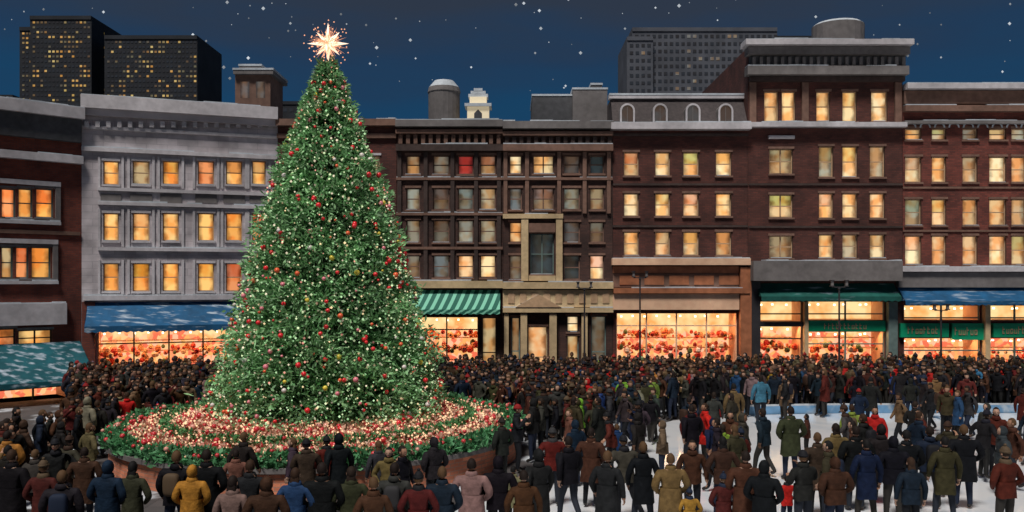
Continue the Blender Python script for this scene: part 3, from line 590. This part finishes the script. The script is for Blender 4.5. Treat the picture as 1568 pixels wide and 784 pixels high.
n=26000; p_=ring(n,2.8,5.5,PH,.16,.42); pal=np.array([(.6,.04,.05),(.8,.46,.32),(.85,.62,.45),(.12,.24,.08),(.75,.33,.26)]); leafs(p_,.14,pal[rng.choice(5,n,p=[.16,.26,.3,.13,.15])],'poinsettias',petalm)
n=330; p_=ring(n,3.0,5.5,PH+.12,.12,.42); octas(p_,.045+.045*rng.random(n),pal[rng.choice([0,0,0,4],n)],'red_baubles',ornm,bed,sub=True)
n=260; p_=ring(n,5.4,6.12,PH+.18,.24); octas(p_,.035+.04*rng.random(n),pal[rng.choice([0,0,0,4],n)],'rim_baubles',ornm,bed,sub=True)
n=2400; p_=ring(n,3.0,5.9,PH+.12,.16,.4); octas(p_,.018+.02*rng.random(n),np.tile(np.array([[.85,.5,.28]]),(n,1))*(.3+.6*rng.random(n))[:,None],'garland_lights',lightm,bed)
bed.location.z+=DZ
# ---------------------------------------------------------------- lamp posts
def lamppost(px,d,ytop):
    x=(px-CX)/FP*d; zt=CH+(HY-ytop)/FP*d; root=empty('street_lamp',(x,d,0)); A=Acc(); n=10
    prof=[(.16,0),(.16,.25),(.1,.32),(.08,.9),(.05,1.0),(.035,zt-.5),(.06,zt-.48),(.05,zt-.4)]
    for i in range(len(prof)-1):
        for k in range(n):
            a=2*math.pi*k/n;b=2*math.pi*(k+1)/n;r0,z0=prof[i];r1,z1=prof[i+1]
            A.poly([(x+r0*math.cos(a),d+r0*math.sin(a),z0),(x+r0*math.cos(b),d+r0*math.sin(b),z0),(x+r1*math.cos(b),d+r1*math.sin(b),z1),(x+r1*math.cos(a),d+r1*math.sin(a),z1)],M['darkframe'])
    F=Facade(0,d,1568,d); uc=x-F.a.x
    F.box(A,uc-.3,uc+.3,zt-.42,zt-.38,-.02,.02,M['darkframe'])
    for s_ in (-.3,.3):
        F.box(A,uc+s_-.08,uc+s_+.08,zt-.38,zt-.34,-.09,.09,M['darkframe']); F.box(A,uc+s_-.05,uc+s_+.05,zt-.34,zt-.14,-.06,.06,M['grey_dark']); F.box(A,uc+s_-.08,uc+s_+.08,zt-.14,zt-.1,-.1,.1,M['darkframe'])
    o=A.build('post'); adopt(o,root)
lamppost(895,41,428); lamppost(980,41,412); lamppost(1285,37,425); lamppost(1441,41,462)
# ---------------------------------------------------------------- people
def objmat(name,kind):
    m=bpy.data.materials.new(name); nt,N,L,p=nodes(m); oi=N.new('ShaderNodeObjectInfo')
    if kind=='coat':
        tc=N.new('ShaderNodeTexCoord'); no=N.new('ShaderNodeTexNoise'); no.inputs['Scale'].default_value=7; no.inputs['Detail'].default_value=5; L.new(tc.outputs['Object'],no.inputs['Vector'])
        mr=N.new('ShaderNodeMapRange'); mr.inputs[1].default_value=.3; mr.inputs[2].default_value=.7; mr.inputs[3].default_value=.6; mr.inputs[4].default_value=1.3; L.new(no.outputs['Fac'],mr.inputs[0])
        s=N.new('ShaderNodeVectorMath'); s.operation='SCALE'; L.new(oi.outputs['Color'],s.inputs[0]); L.new(mr.outputs[0],s.inputs['Scale']); L.new(s.outputs[0],p.inputs['Base Color'])
        b=N.new('ShaderNodeBump'); b.inputs['Strength'].default_value=.8; b.inputs['Distance'].default_value=.04; L.new(no.outputs['Fac'],b.inputs['Height']); L.new(b.outputs['Normal'],p.inputs['Normal'])
        p.inputs['Specular IOR Level'].default_value=.12
    else:
        mu=N.new('ShaderNodeMath'); mu.operation='MULTIPLY'; mu.inputs[1].default_value={'trouser':7.31,'hat':13.7,'skin':3.3,'hair':5.9}[kind]; L.new(oi.outputs['Random'],mu.inputs[0]); fr=N.new('ShaderNodeMath'); fr.operation='FRACT'; L.new(mu.outputs[0],fr.inputs[0])
        cr=N.new('ShaderNodeValToRGB'); cr.color_ramp.interpolation='CONSTANT'; L.new(fr.outputs[0],cr.inputs[0])
        P={'trouser':[(.008,.009,.012),(.02,.024,.034),(.01,.01,.01),(.03,.027,.024),(.014,.02,.04)],
           'hat':[(.012,.012,.015),(.02,.016,.013),(.25,.014,.014),(.01,.01,.012),(.04,.02,.013),(.012,.012,.02),(.035,.034,.036),(.09,.06,.035),(.013,.02,.04)],
           'skin':[(.42,.23,.15),(.36,.19,.12),(.17,.085,.05),(.45,.27,.19)],'hair':[(.014,.008,.006),(.035,.017,.009),(.008,.007,.007),(.09,.048,.022),(.02,.012,.008)]}[kind]
        e=cr.color_ramp.elements; e[0].color=P[0]+(1,); e[1].position=1/len(P); e[1].color=P[1]+(1,)
        for i in range(2,len(P)): q=e.new(i/len(P)); q.color=P[i]+(1,)
        L.new(cr.outputs[0],p.inputs['Base Color']); p.inputs['Specular IOR Level'].default_value=.2
    p.inputs['Roughness'].default_value=.75 if kind!='skin' else .5; return m
PM=[objmat('coat_cloth','coat'),objmat('trouser_cloth','trouser'),objmat('skin','skin'),objmat('hair','hair'),objmat('hat_wool','hat'),mat('shoe_leather',(.02,.016,.014),.5,.2),mat('eye',(.02,.015,.012),.2,.1),mat('lip',(.35,.12,.1),.5,.1)]
def make_person(name,pose,long_coat,headgear,detail=True,bulk=1.0,bag=False):
    V=[];E=[];Rd=[];roots=[];S=[]
    def v(p,r): V.append(Vector(p)); Rd.append(r if isinstance(r,tuple) else (r,r)); return len(V)-1
    def e(a,b,lab):
        E.append((a,b))
        for t in (0.08,.3,.5,.7,.92): S.append((V[a].lerp(V[b],t),lab))
    k=bulk
    lean=pose.get('lean',0)
    def L(x,y,z): return (x,y+lean*max(0,z-.95),z)
    pel=v(L(0,0,.95),(.17*k,.13*k)); roots.append(pel)
    sp=v(L(0,0,1.15),(.175*k,.13*k)); ch=v(L(0,-.01,1.33),(.205*k,.14*k)); nb=v(L(0,-.01,1.45),(.11,.095)); nk=v(L(0,.01,1.54),.06)
    e(pel,sp,0);e(sp,ch,0);e(ch,nb,0);e(nb,nk,0 if headgear!='hair' else 2)
    for s,side in ((-1,'l'),(1,'r')):
        hp=v((s*.09,0,.88),(.105*k,.105*k)); kn=v(pose.get('knee_'+side,(s*.1,.02,.5)),(.07,.07)); an=v(pose.get('ank_'+side,(s*.11,-.01,.1)),(.05,.05)); 
        ax=V[an]; toe=v((ax.x+s*.02,ax.y+.15,max(.04,ax.z-.06)),(.042,.032)); 
        e(pel,hp,1 if not long_coat else 0);e(hp,kn,1);e(kn,an,1);e(an,toe,5)
        sh=v(L(s*.195*k,-.01,1.4),.088*k); el=v(L(*pose.get('elb_'+side,(s*.28,-.03,1.14))),.066*k); wr=v(L(*pose.get('wri_'+side,(s*.29,.04,.9))),.045)
        e(ch,sh,0);e(sh,el,0);e(el,wr,0)
        d=(V[wr]-V[el]).normalized(); pocket=pose.get('pocket',False)
        pm=v(V[wr]+d*.075,(.036,.024)); e(wr,pm,2 if not pocket else 0)
        if detail and not pocket:
            lat=Vector((0,1,0)) if abs(d.y)<.7 else Vector((1,0,0)); lat=(lat-d*lat.dot(d)).normalized(); curl=Vector((-s,0,0)); curl=(curl-d*curl.dot(d)).normalized()
            for i,ln in enumerate((.075,.085,.08,.062)):
                b=V[pm]+lat*((1.5-i)*.019)+d*(-.01); a1=v(b,.0095); roots.append(a1); a2=v(b+d*(.02+ln*.45),.009); a3=v(b+d*(.02+ln*.75)+curl*.015,.0085); a4=v(b+d*(.02+ln*.92)+curl*.035,.007)
                e(a1,a2,2);e(a2,a3,2);e(a3,a4,2)
            b=V[wr].lerp(V[pm],.5)+lat*.018; a1=v(b,.011); roots.append(a1); a2=v(b+lat*.028+d*.03,.0105); a3=v(b+lat*.036+d*.06+curl*.01,.009); e(a1,a2,2);e(a2,a3,2)
    me=bpy.data.meshes.new('tmp'); me.from_pydata([tuple(q) for q in V],E,[]); ob=bpy.data.objects.new('tmp',me); sc.collection.objects.link(ob)
    md=ob.modifiers.new('Skin','SKIN'); md.branch_smoothing=.5
    for i,sv in enumerate(me.skin_vertices[0].data): sv.radius=Rd[i]; sv.use_root=(i in roots)
    sb=ob.modifiers.new('Sub','SUBSURF'); sb.levels=2 if detail else 1
    dg=bpy.context.evaluated_depsgraph_get(); m2=bpy.data.meshes.new_from_object(ob.evaluated_get(dg)); bpy.data.objects.remove(ob)
    nv=len(m2.vertices); co=np.zeros(nv*3); m2.vertices.foreach_get('co',co); co=co.reshape(-1,3)
    SP=np.array([tuple(q[0]) for q in S]); SL=[q[1] for q in S]
    verts=[tuple(c) for c in co]; faces=[tuple(p.vertices) for p in m2.polygons]; cen=np.array([co[list(f)].mean(0) for f in faces])
    dd=((cen[:,None,:]-SP[None])**2).sum(-1); mi=[SL[i] for i in dd.argmin(1)]
    for i,c in enumerate(cen):
        if mi[i]==1 and c[2]>.84: mi[i]=0
    bpy.data.meshes.remove(m2)
    def add(vs,fs,m):
        o=len(verts); verts.extend(vs); faces.extend([tuple(j+o for j in f) for f in fs]); mi.extend([m]*len(fs) if isinstance(m,int) else m)
    def ell(c,r,nu,nv_,fn=None,keep=None,m=0):
        vs=[];fs=[]
        for j in range(nv_+1):
            th=math.pi*j/nv_
            for i in range(nu):
                ph=2*math.pi*i/nu; d=Vector((math.sin(th)*math.cos(ph),math.sin(th)*math.sin(ph),math.cos(th)))
                q=Vector((d.x*r[0],d.y*r[1],d.z*r[2])); 
                if fn: q=fn(d,q)
                vs.append((c[0]+q.x,c[1]+q.y,c[2]+q.z))
        for j in range(nv_):
            for i in range(nu):
                th=math.pi*(j+.5)/nv_; ph=2*math.pi*(i+.5)/nu; d=Vector((math.sin(th)*math.cos(ph),math.sin(th)*math.sin(ph),math.cos(th)))
                if keep and not keep(d): continue
                fs.append((j*nu+i,(j+1)*nu+i,(j+1)*nu+(i+1)%nu,j*nu+(i+1)%nu))
        add(vs,fs,m)
    hy=lean*.67+.015; hc=(0,hy,1.635)
    nu,nv2=(20,14) if detail else (10,8)
    def face(d,q):
        q=q.copy()
        if d.z<0: q.x*=1+.32*d.z; q.y*=1+ (.1*d.z if d.y>0 else .3*d.z)
        g=lambda x0,z0,sx,sz: math.exp(-((d.x-x0)/sx)**2-((d.z-z0)/sz)**2)*(1 if d.y>0 else 0)
        q.y+=.024*g(0,-.18,.16,.2)+.006*g(0,.22,.5,.12)-.009*(g(.36,.03,.17,.13)+g(-.36,.03,.17,.13))+.008*g(0,-.52,.25,.1)+.01*g(0,-.85,.35,.15)
        return q
    ell(hc,(.074,.093,.115),nu,nv2,face,None,2)
    if detail:
        for s in (-1,1):
            ell((s*.075,hy-.005,1.625),(.012,.02,.032),8,6,None,None,2); ell((s*.028,hy+.079,1.638),(.012,.008,.008),8,6,None,None,6)
        ell((0,hy+.085,1.572),(.024,.008,.006),8,6,None,None,7)
    wob=lambda d,q: q*(1+.035*math.sin(d.x*9+d.z*7)*math.cos(d.y*8))
    hs=(.082,.1,.121)
    if headgear=='hair': ell((0,hy-.006,1.642),hs,nu,nv2,wob,lambda d: d.z>.55 or (d.y<.25 and d.z>-.45),3)
    elif headgear=='long': 
        ell((0,hy-.008,1.642),hs,nu,nv2,wob,lambda d: d.z>.55 or (d.y<.3 and d.z>-.8),3)
        ell((0,hy-.055,1.51),(.082,.045,.15),nu,nv2,wob,None,3)
    elif headgear=='hood':
        ell((0,hy-.012,1.635),(.1,.118,.135),nu,nv2,wob,lambda d: d.y<.55 or d.z>.72,0)
    else:
        ell((0,hy-.006,1.642),hs,nu,nv2,None,lambda d: d.y<.2 and -.5<d.z<.1,3)
        ell((0,hy-.004,1.65),(.085,.103,.126),nu,nv2,wob,lambda d: d.z>.05,4)
        vs=[];fs=[];n=nu
        for (zz_,rr) in ((1.648,1.0),(1.646,1.05),(1.69,1.05),(1.692,.98)):
            for i in range(n): t=2*math.pi*i/n; vs.append((.085*rr*math.cos(t),hy-.004+.103*rr*math.sin(t),zz_))
        for j in range(3):
            for i in range(n): fs.append((j*n+i,j*n+(i+1)%n,(j+1)*n+(i+1)%n,(j+1)*n+i))
        add(vs,fs,4)
        if headgear=='pom': ell((0,hy-.004,1.79),(.03,.03,.03),8,6,None,None,4)
    vs=[];fs=[];n=nu; cm=4 if headgear=='pom' else 0
    for (zz_,ra,rb) in ((1.44,.11,.095),(1.47,.116,.108),(1.53,.09,.09),(1.535,.07,.075)):
        for i in range(n): t=2*math.pi*i/n; vs.append((ra*math.cos(t),lean*.5+.005+rb*math.sin(t),zz_))
    for j in range(3):
        for i in range(n): fs.append((j*n+i,j*n+(i+1)%n,(j+1)*n+(i+1)%n,(j+1)*n+i))
    add(vs,fs,cm)
    zb={0:.82,1:.6}[int(long_coat)]; vs=[];fs=[];n=24 if detail else 12; lv=5
    for j in range(lv+1):
        t=j/lv; z=1.12+(zb-1.12)*t; 
        for i in range(n):
            a=2*math.pi*i/n; fold=1+.045*t*math.sin(a*7+1)+.03*t*math.sin(a*4); ra=(.185+(.03 if long_coat else .008)*t)*k*fold; rb=(.145+(.04 if long_coat else .012)*t)*k*fold
            vs.append((ra*math.cos(a),lean*max(0,z-.95)+rb*math.sin(a),z+ (.012*math.sin(a*3) if j==lv else 0)))
    for j in range(lv):
        for i in range(n): fs.append(((j+1)*n+i,(j+1)*n+(i+1)%n,j*n+(i+1)%n,j*n+i))
    add(vs,fs,0)
    if bag:
        ell((0,-.2+lean*.3,1.2),(.14,.09,.2),nu,nv2,lambda d,q: Vector((math.copysign(abs(d.x)**.5,d.x)*.14,math.copysign(abs(d.y)**.6,d.y)*.09,math.copysign(abs(d.z)**.55,d.z)*.2)),None,4)
    mesh=bpy.data.meshes.new(name); mesh.from_pydata(verts,[],faces)
    for m in PM: mesh.materials.append(m)
    mesh.polygons.foreach_set('material_index',mi); mesh.polygons.foreach_set('use_smooth',[True]*len(faces)); mesh.update()
    return mesh
stand={}
pocket={'elb_l':(-.33,-.05,1.13),'elb_r':(.33,-.05,1.13),'wri_l':(-.21,.09,1.0),'wri_r':(.21,.09,1.0),'pocket':True,'knee_l':(-.12,.03,.5),'ank_l':(-.14,0,.1)}
walk={'knee_l':(-.1,.16,.52),'ank_l':(-.1,.22,.11),'knee_r':(.1,.0,.5),'ank_r':(.1,-.26,.16),'elb_l':(-.28,-.13,1.16),'wri_l':(-.27,-.08,.92),'elb_r':(.28,.06,1.14),'wri_r':(.27,.2,.94),'lean':.06}
phone={'elb_l':(-.28,.02,1.14),'wri_l':(-.17,.22,1.22),'elb_r':(.28,.04,1.18),'wri_r':(.1,.24,1.42),'knee_r':(.12,.06,.5),'ank_r':(.14,.02,.1)}
raise_={'elb_l':(-.28,-.03,1.14),'elb_r':(.34,.1,1.38),'wri_r':(.24,.2,1.6)}
skate={'knee_l':(-.12,.12,.53),'ank_l':(-.13,.05,.11),'knee_r':(.16,-.06,.52),'ank_r':(.3,-.24,.18),'elb_l':(-.36,-.02,1.22),'wri_l':(-.5,.12,1.08),'elb_r':(.36,-.05,1.22),'wri_r':(.48,.05,1.05),'lean':.18}
wide={'knee_l':(-.16,.03,.5),'ank_l':(-.2,0,.1),'knee_r':(.14,.02,.5),'ank_r':(.17,-.01,.1),'elb_l':(-.3,-.02,1.13),'wri_l':(-.28,.1,.93)}
HI=[make_person('p_stand_a',wide,True,'hair'),make_person('p_pocket_a',pocket,False,'pom'),make_person('p_pocket_b',pocket,False,'long'),make_person('p_walk_a',walk,False,'hair'),
    make_person('p_walk_b',walk,True,'hood'),make_person('p_phone',phone,False,'beanie'),make_person('p_skate',skate,False,'pom'),make_person('p_wide',wide,False,'hair',bulk=1.12,bag=True),make_person('p_stand_b',stand,False,'long'),make_person('p_bulky',pocket,True,'hair',bulk=1.15),
    make_person('p_hood',pocket,False,'hood',bulk=1.15)]
LO=[make_person('c_a',stand,True,'hair',False),make_person('c_b',pocket,False,'beanie',False,1.1),make_person('c_c',phone,False,'hair',False),make_person('c_d',pocket,True,'long',False),make_person('c_e',raise_,False,'pom',False),make_person('c_f',wide,False,'hair',False,1.1,True),make_person('c_g',walk,False,'hair',False,1.05),make_person('c_h',pocket,False,'hood',False,1.1),make_person('c_i',wide,False,'long',False)]
CC={'black':(.006,.006,.008),'navy':(.009,.016,.034),'brown':(.055,.024,.013),'tan':(.14,.085,.045),'olive':(.042,.034,.019),'red':(.42,.015,.012),'dred':(.085,.014,.011),'blue':(.016,.045,.13),'grey':(.04,.038,.037),'pinkgrey':(.2,.13,.125),'must':(.34,.17,.025),'lime':(.22,.34,.04),'sky':(.04,.13,.23),'char':(.015,.0145,.015),'beige':(.17,.135,.1)}
def person(mesh,x,y,h,rot,col,name='person',parent=None,z=0.0):
    o=bpy.data.objects.new(name,mesh); sc.collection.objects.link(o); s=h/1.76; o.location=(x,y,z); o.scale=(s*random.uniform(.97,1.08),s*random.uniform(.97,1.06),s); o.rotation_euler=(0,0,rot); o.color=tuple(c*random.uniform(.8,1.25) for c in CC[col])+(1,)
    if parent: o.parent=parent
    return o
named=[(18,688,'black',9,0,1.85),(66,705,'dred',1,0,1.7),(95,720,'char',7,.3,1.7),(165,705,'navy',10,0,1.72),(203,706,'olive',2,.1,1.7),(270,690,'black',7,0,1.8),(294,712,'must',10,0,1.62),(316,688,'black',9,0,1.8),(356,728,'beige',8,0,1.7),(383,704,'char',0,0,1.72),(408,730,'brown',10,.1,1.7),(452,716,'blue',2,0,1.7),(493,708,'black',9,0,1.78),(538,714,'olive',2,0,1.7),(572,730,'brown',0,.2,1.7),(604,708,'grey',7,0,1.75),(641,722,'dred',1,0,1.7),(677,714,'navy',9,0,1.72),(722,702,'pinkgrey',9,0,1.72),(763,698,'black',10,.1,1.74),(802,720,'brown',0,.2,1.6),(826,688,'char',4,.4,1.75),(846,655,'dred',1,0,1.7),(872,668,'black',3,.5,1.75),(905,655,'brown',9,-.3,1.72),(958,668,'grey',6,.3,1.72),(985,676,'black',0,0,1.78),(1027,694,'tan',9,0,1.7),(1056,748,'must',1,0,1.15),(1060,620,'black',3,.2,1.72),(1107,668,'brown',2,0,1.74),(1108,725,'dred',1,0,1.45),(1142,690,'brown',9,-.2,1.78),(1170,705,'black',10,-.5,1.7),(1211,622,'olive',9,.1,1.8),(1205,728,'red',1,0,1.15),(1170,625,'navy',3,.7,1.7),(1252,662,'olive',9,0,1.75),(1280,648,'tan',2,0,1.75),(1279,700,'brown',10,.1,1.6),(1311,652,'black',9,0,1.8),(1327,672,'navy',0,0,1.76),(1350,650,'char',4,-.2,1.75),(1368,668,'black',10,-.1,1.75),(1388,658,'black',9,.1,1.8),(1424,652,'navy',7,0,1.78),(1447,668,'olive',0,0,1.74),(1476,650,'black',9,-.1,1.8),(1540,684,'dred',1,.2,1.76),(1100,640,'char',3,1.2,1.7),(930,690,'char',0,-.4,1.72),(1300,620,'grey',6,1.0,1.7),(1395,700,'navy',8,0,1.6),(1230,690,'char',5,.3,1.7),(1505,628,'char',6,-1.2,1.7),(1553,640,'brown',3,1.4,1.7),(1405,630,'navy',3,-1.5,1.7),(1340,622,'red',8,2.6,1.65),(1165,574,'sky',8,0,1.7)]
occ=[]
for (px,py,c,mi_,rot,h) in named:
    if h>1.5: h*=1.07
    d=(CH-h)*FP/(py-HY); x=(px-CX)/FP*d
    d=min(d,D-1.2)
    person(HI[mi_],x,d,h,rot+random.uniform(-.12,.12),c); occ.append((x,d))
crowd=empty('crowd',(0,0,0))
ccols=['black']*7+['char']*7+['navy']*3+['brown']*6+['olive']*3+['grey']*5+['dred']*3+['tan']*2+['red']*1+['blue']*1+['beige']*1
rare=['sky','lime','pinkgrey','must','red']
def inrink(x,y):
    c=False; n=len(poly)
    for i in range(n):
        x0,y0=poly[i];x1,y1=poly[i-1]
        if (y0>y)!=(y1>y) and x<(x1-x0)*(y-y0)/(y1-y0)+x0: c=not c
    return c
cnt=0
def facade_y(x):
    if x<FA.b.x: return FA.a.y+(FA.b.y-FA.a.y)*(x-FA.a.x)/(FA.b.x-FA.a.x)
    if x<FB.b.x: return FB.a.y+(FB.b.y-FB.a.y)*(x-FB.a.x)/(FB.b.x-FB.a.x)
    return D
y=18.6
while y<42.4:
    x=-.62*y-1
    while x<.62*y+1:
        xx=x+random.uniform(-.2,.2); yy=y+random.uniform(-.2,.2); x+=.52
        if yy>facade_y(xx)-.8: continue
        if xx<-12.2-(yy-24.5)*.5 and yy>24.5: continue
        rp=math.hypot(xx-PX,yy-PY)
        if rp<6.4: continue
        if yy<21.5 and -11.5<xx<0 and rp<9.0 and random.random()<.8: continue
        if xx<-8.2 and xx>-12.0 and yy<25 and rp<8.2 and random.random()<.8: continue
        if xx>-2 and rp<7.6 and yy<28 and random.random()<.65: continue
        if inrink(xx,yy):
            pr=.065 if yy<33 else .13
            if xx<3.5+(yy-22)*.1 and yy>23: pr=.42
            if random.random()>pr: continue
        elif random.random()<(.08 if yy>30 else .2): continue
        if any((xx-a)**2+(yy-b)**2<.42**2 for a,b in occ): continue
        tgt=math.atan2(-(TX-xx),(TY-yy)) 
        rot=random.choice([tgt,tgt,random.uniform(-1,1),random.uniform(-3.14,3.14)])+random.uniform(-.4,.4)
        mesh=random.choice(HI if yy<26 else LO)
        person(mesh,xx,yy,random.choice([1.58,1.64,1.7,1.74,1.78,1.84,1.3 if random.random()<.3 else 1.7]),rot,random.choice(rare) if random.random()<.025 else random.choice(ccols),'crowd_member',crowd); cnt+=1
    y+=.54
print('crowd',cnt)
# ---------------------------------------------------------------- stars
n=300; az=rng.uniform(-.62,.62,n); el=np.interp(rng.random(n)**.5,[0,1],[.11,.36]); dd=600
p_=np.stack([dd*np.sin(az),dd*np.cos(az),dd*np.tan(el)],-1); octas(p_,.35+1.0*rng.random(n)**2,np.tile(np.array([[.75,.82,.88]]),(n,1))*(.08+.3*rng.random(n)**1.5)[:,None],'stars',lightm,None)
# ---------------------------------------------------------------- world, light, camera
w=bpy.data.worlds.new('World'); sc.world=w; w.use_nodes=True; N=w.node_tree.nodes; L=w.node_tree.links; bg=N['Background']
tc=N.new('ShaderNodeTexCoord'); sx=N.new('ShaderNodeSeparateXYZ'); L.new(tc.outputs['Generated'],sx.inputs[0])
mp=N.new('ShaderNodeMapping'); mp.inputs['Scale'].default_value=(2,2,9); L.new(tc.outputs['Generated'],mp.inputs[0]); no=N.new('ShaderNodeTexNoise'); no.inputs['Scale'].default_value=2; no.inputs['Detail'].default_value=5; L.new(mp.outputs[0],no.inputs['Vector'])
ma=N.new('ShaderNodeMath'); ma.operation='MULTIPLY_ADD'; ma.inputs[1].default_value=.16; L.new(no.outputs['Fac'],ma.inputs[0]); L.new(sx.outputs['Z'],ma.inputs[2])
cr=N.new('ShaderNodeValToRGB'); L.new(ma.outputs[0],cr.inputs[0]); e=cr.color_ramp.elements
e[0].position=.05; e[0].color=lin((30,75,100))+(1,); e[1].position=1; e[1].color=lin((40,45,60))+(1,)
q=e.new(.25); q.color=lin((24,64,97))+(1,); q=e.new(.32); q.color=lin((33,58,86))+(1,); q=e.new(.385); q.color=lin((46,56,72))+(1,)
L.new(cr.outputs[0],bg.inputs['Color']); bg.inputs['Strength'].default_value=1.0
sd=bpy.data.lights.new('night_fill','SUN'); sd.energy=3.25; sd.angle=math.radians(14); sd.color=(1,.955,.9); so=bpy.data.objects.new('night_fill_light',sd); sc.collection.objects.link(so)  # added soft fill from behind the camera, brightens facades and ice
so.rotation_euler=Vector((.22,.53,-1.08)).to_track_quat('-Z','Y').to_euler()
cam=bpy.data.cameras.new('camera'); co=bpy.data.objects.new('camera',cam); sc.collection.objects.link(co); co.location=(0,0,CH); co.rotation_euler=(math.radians(90),0,0)
cam.sensor_width=36; cam.lens=36*FP/1568; cam.shift_y=(HY-392)/1568; cam.clip_end=3000; sc.camera=co
sc.view_settings.view_transform='Standard'; sc.view_settings.look='None'; sc.view_settings.exposure=0
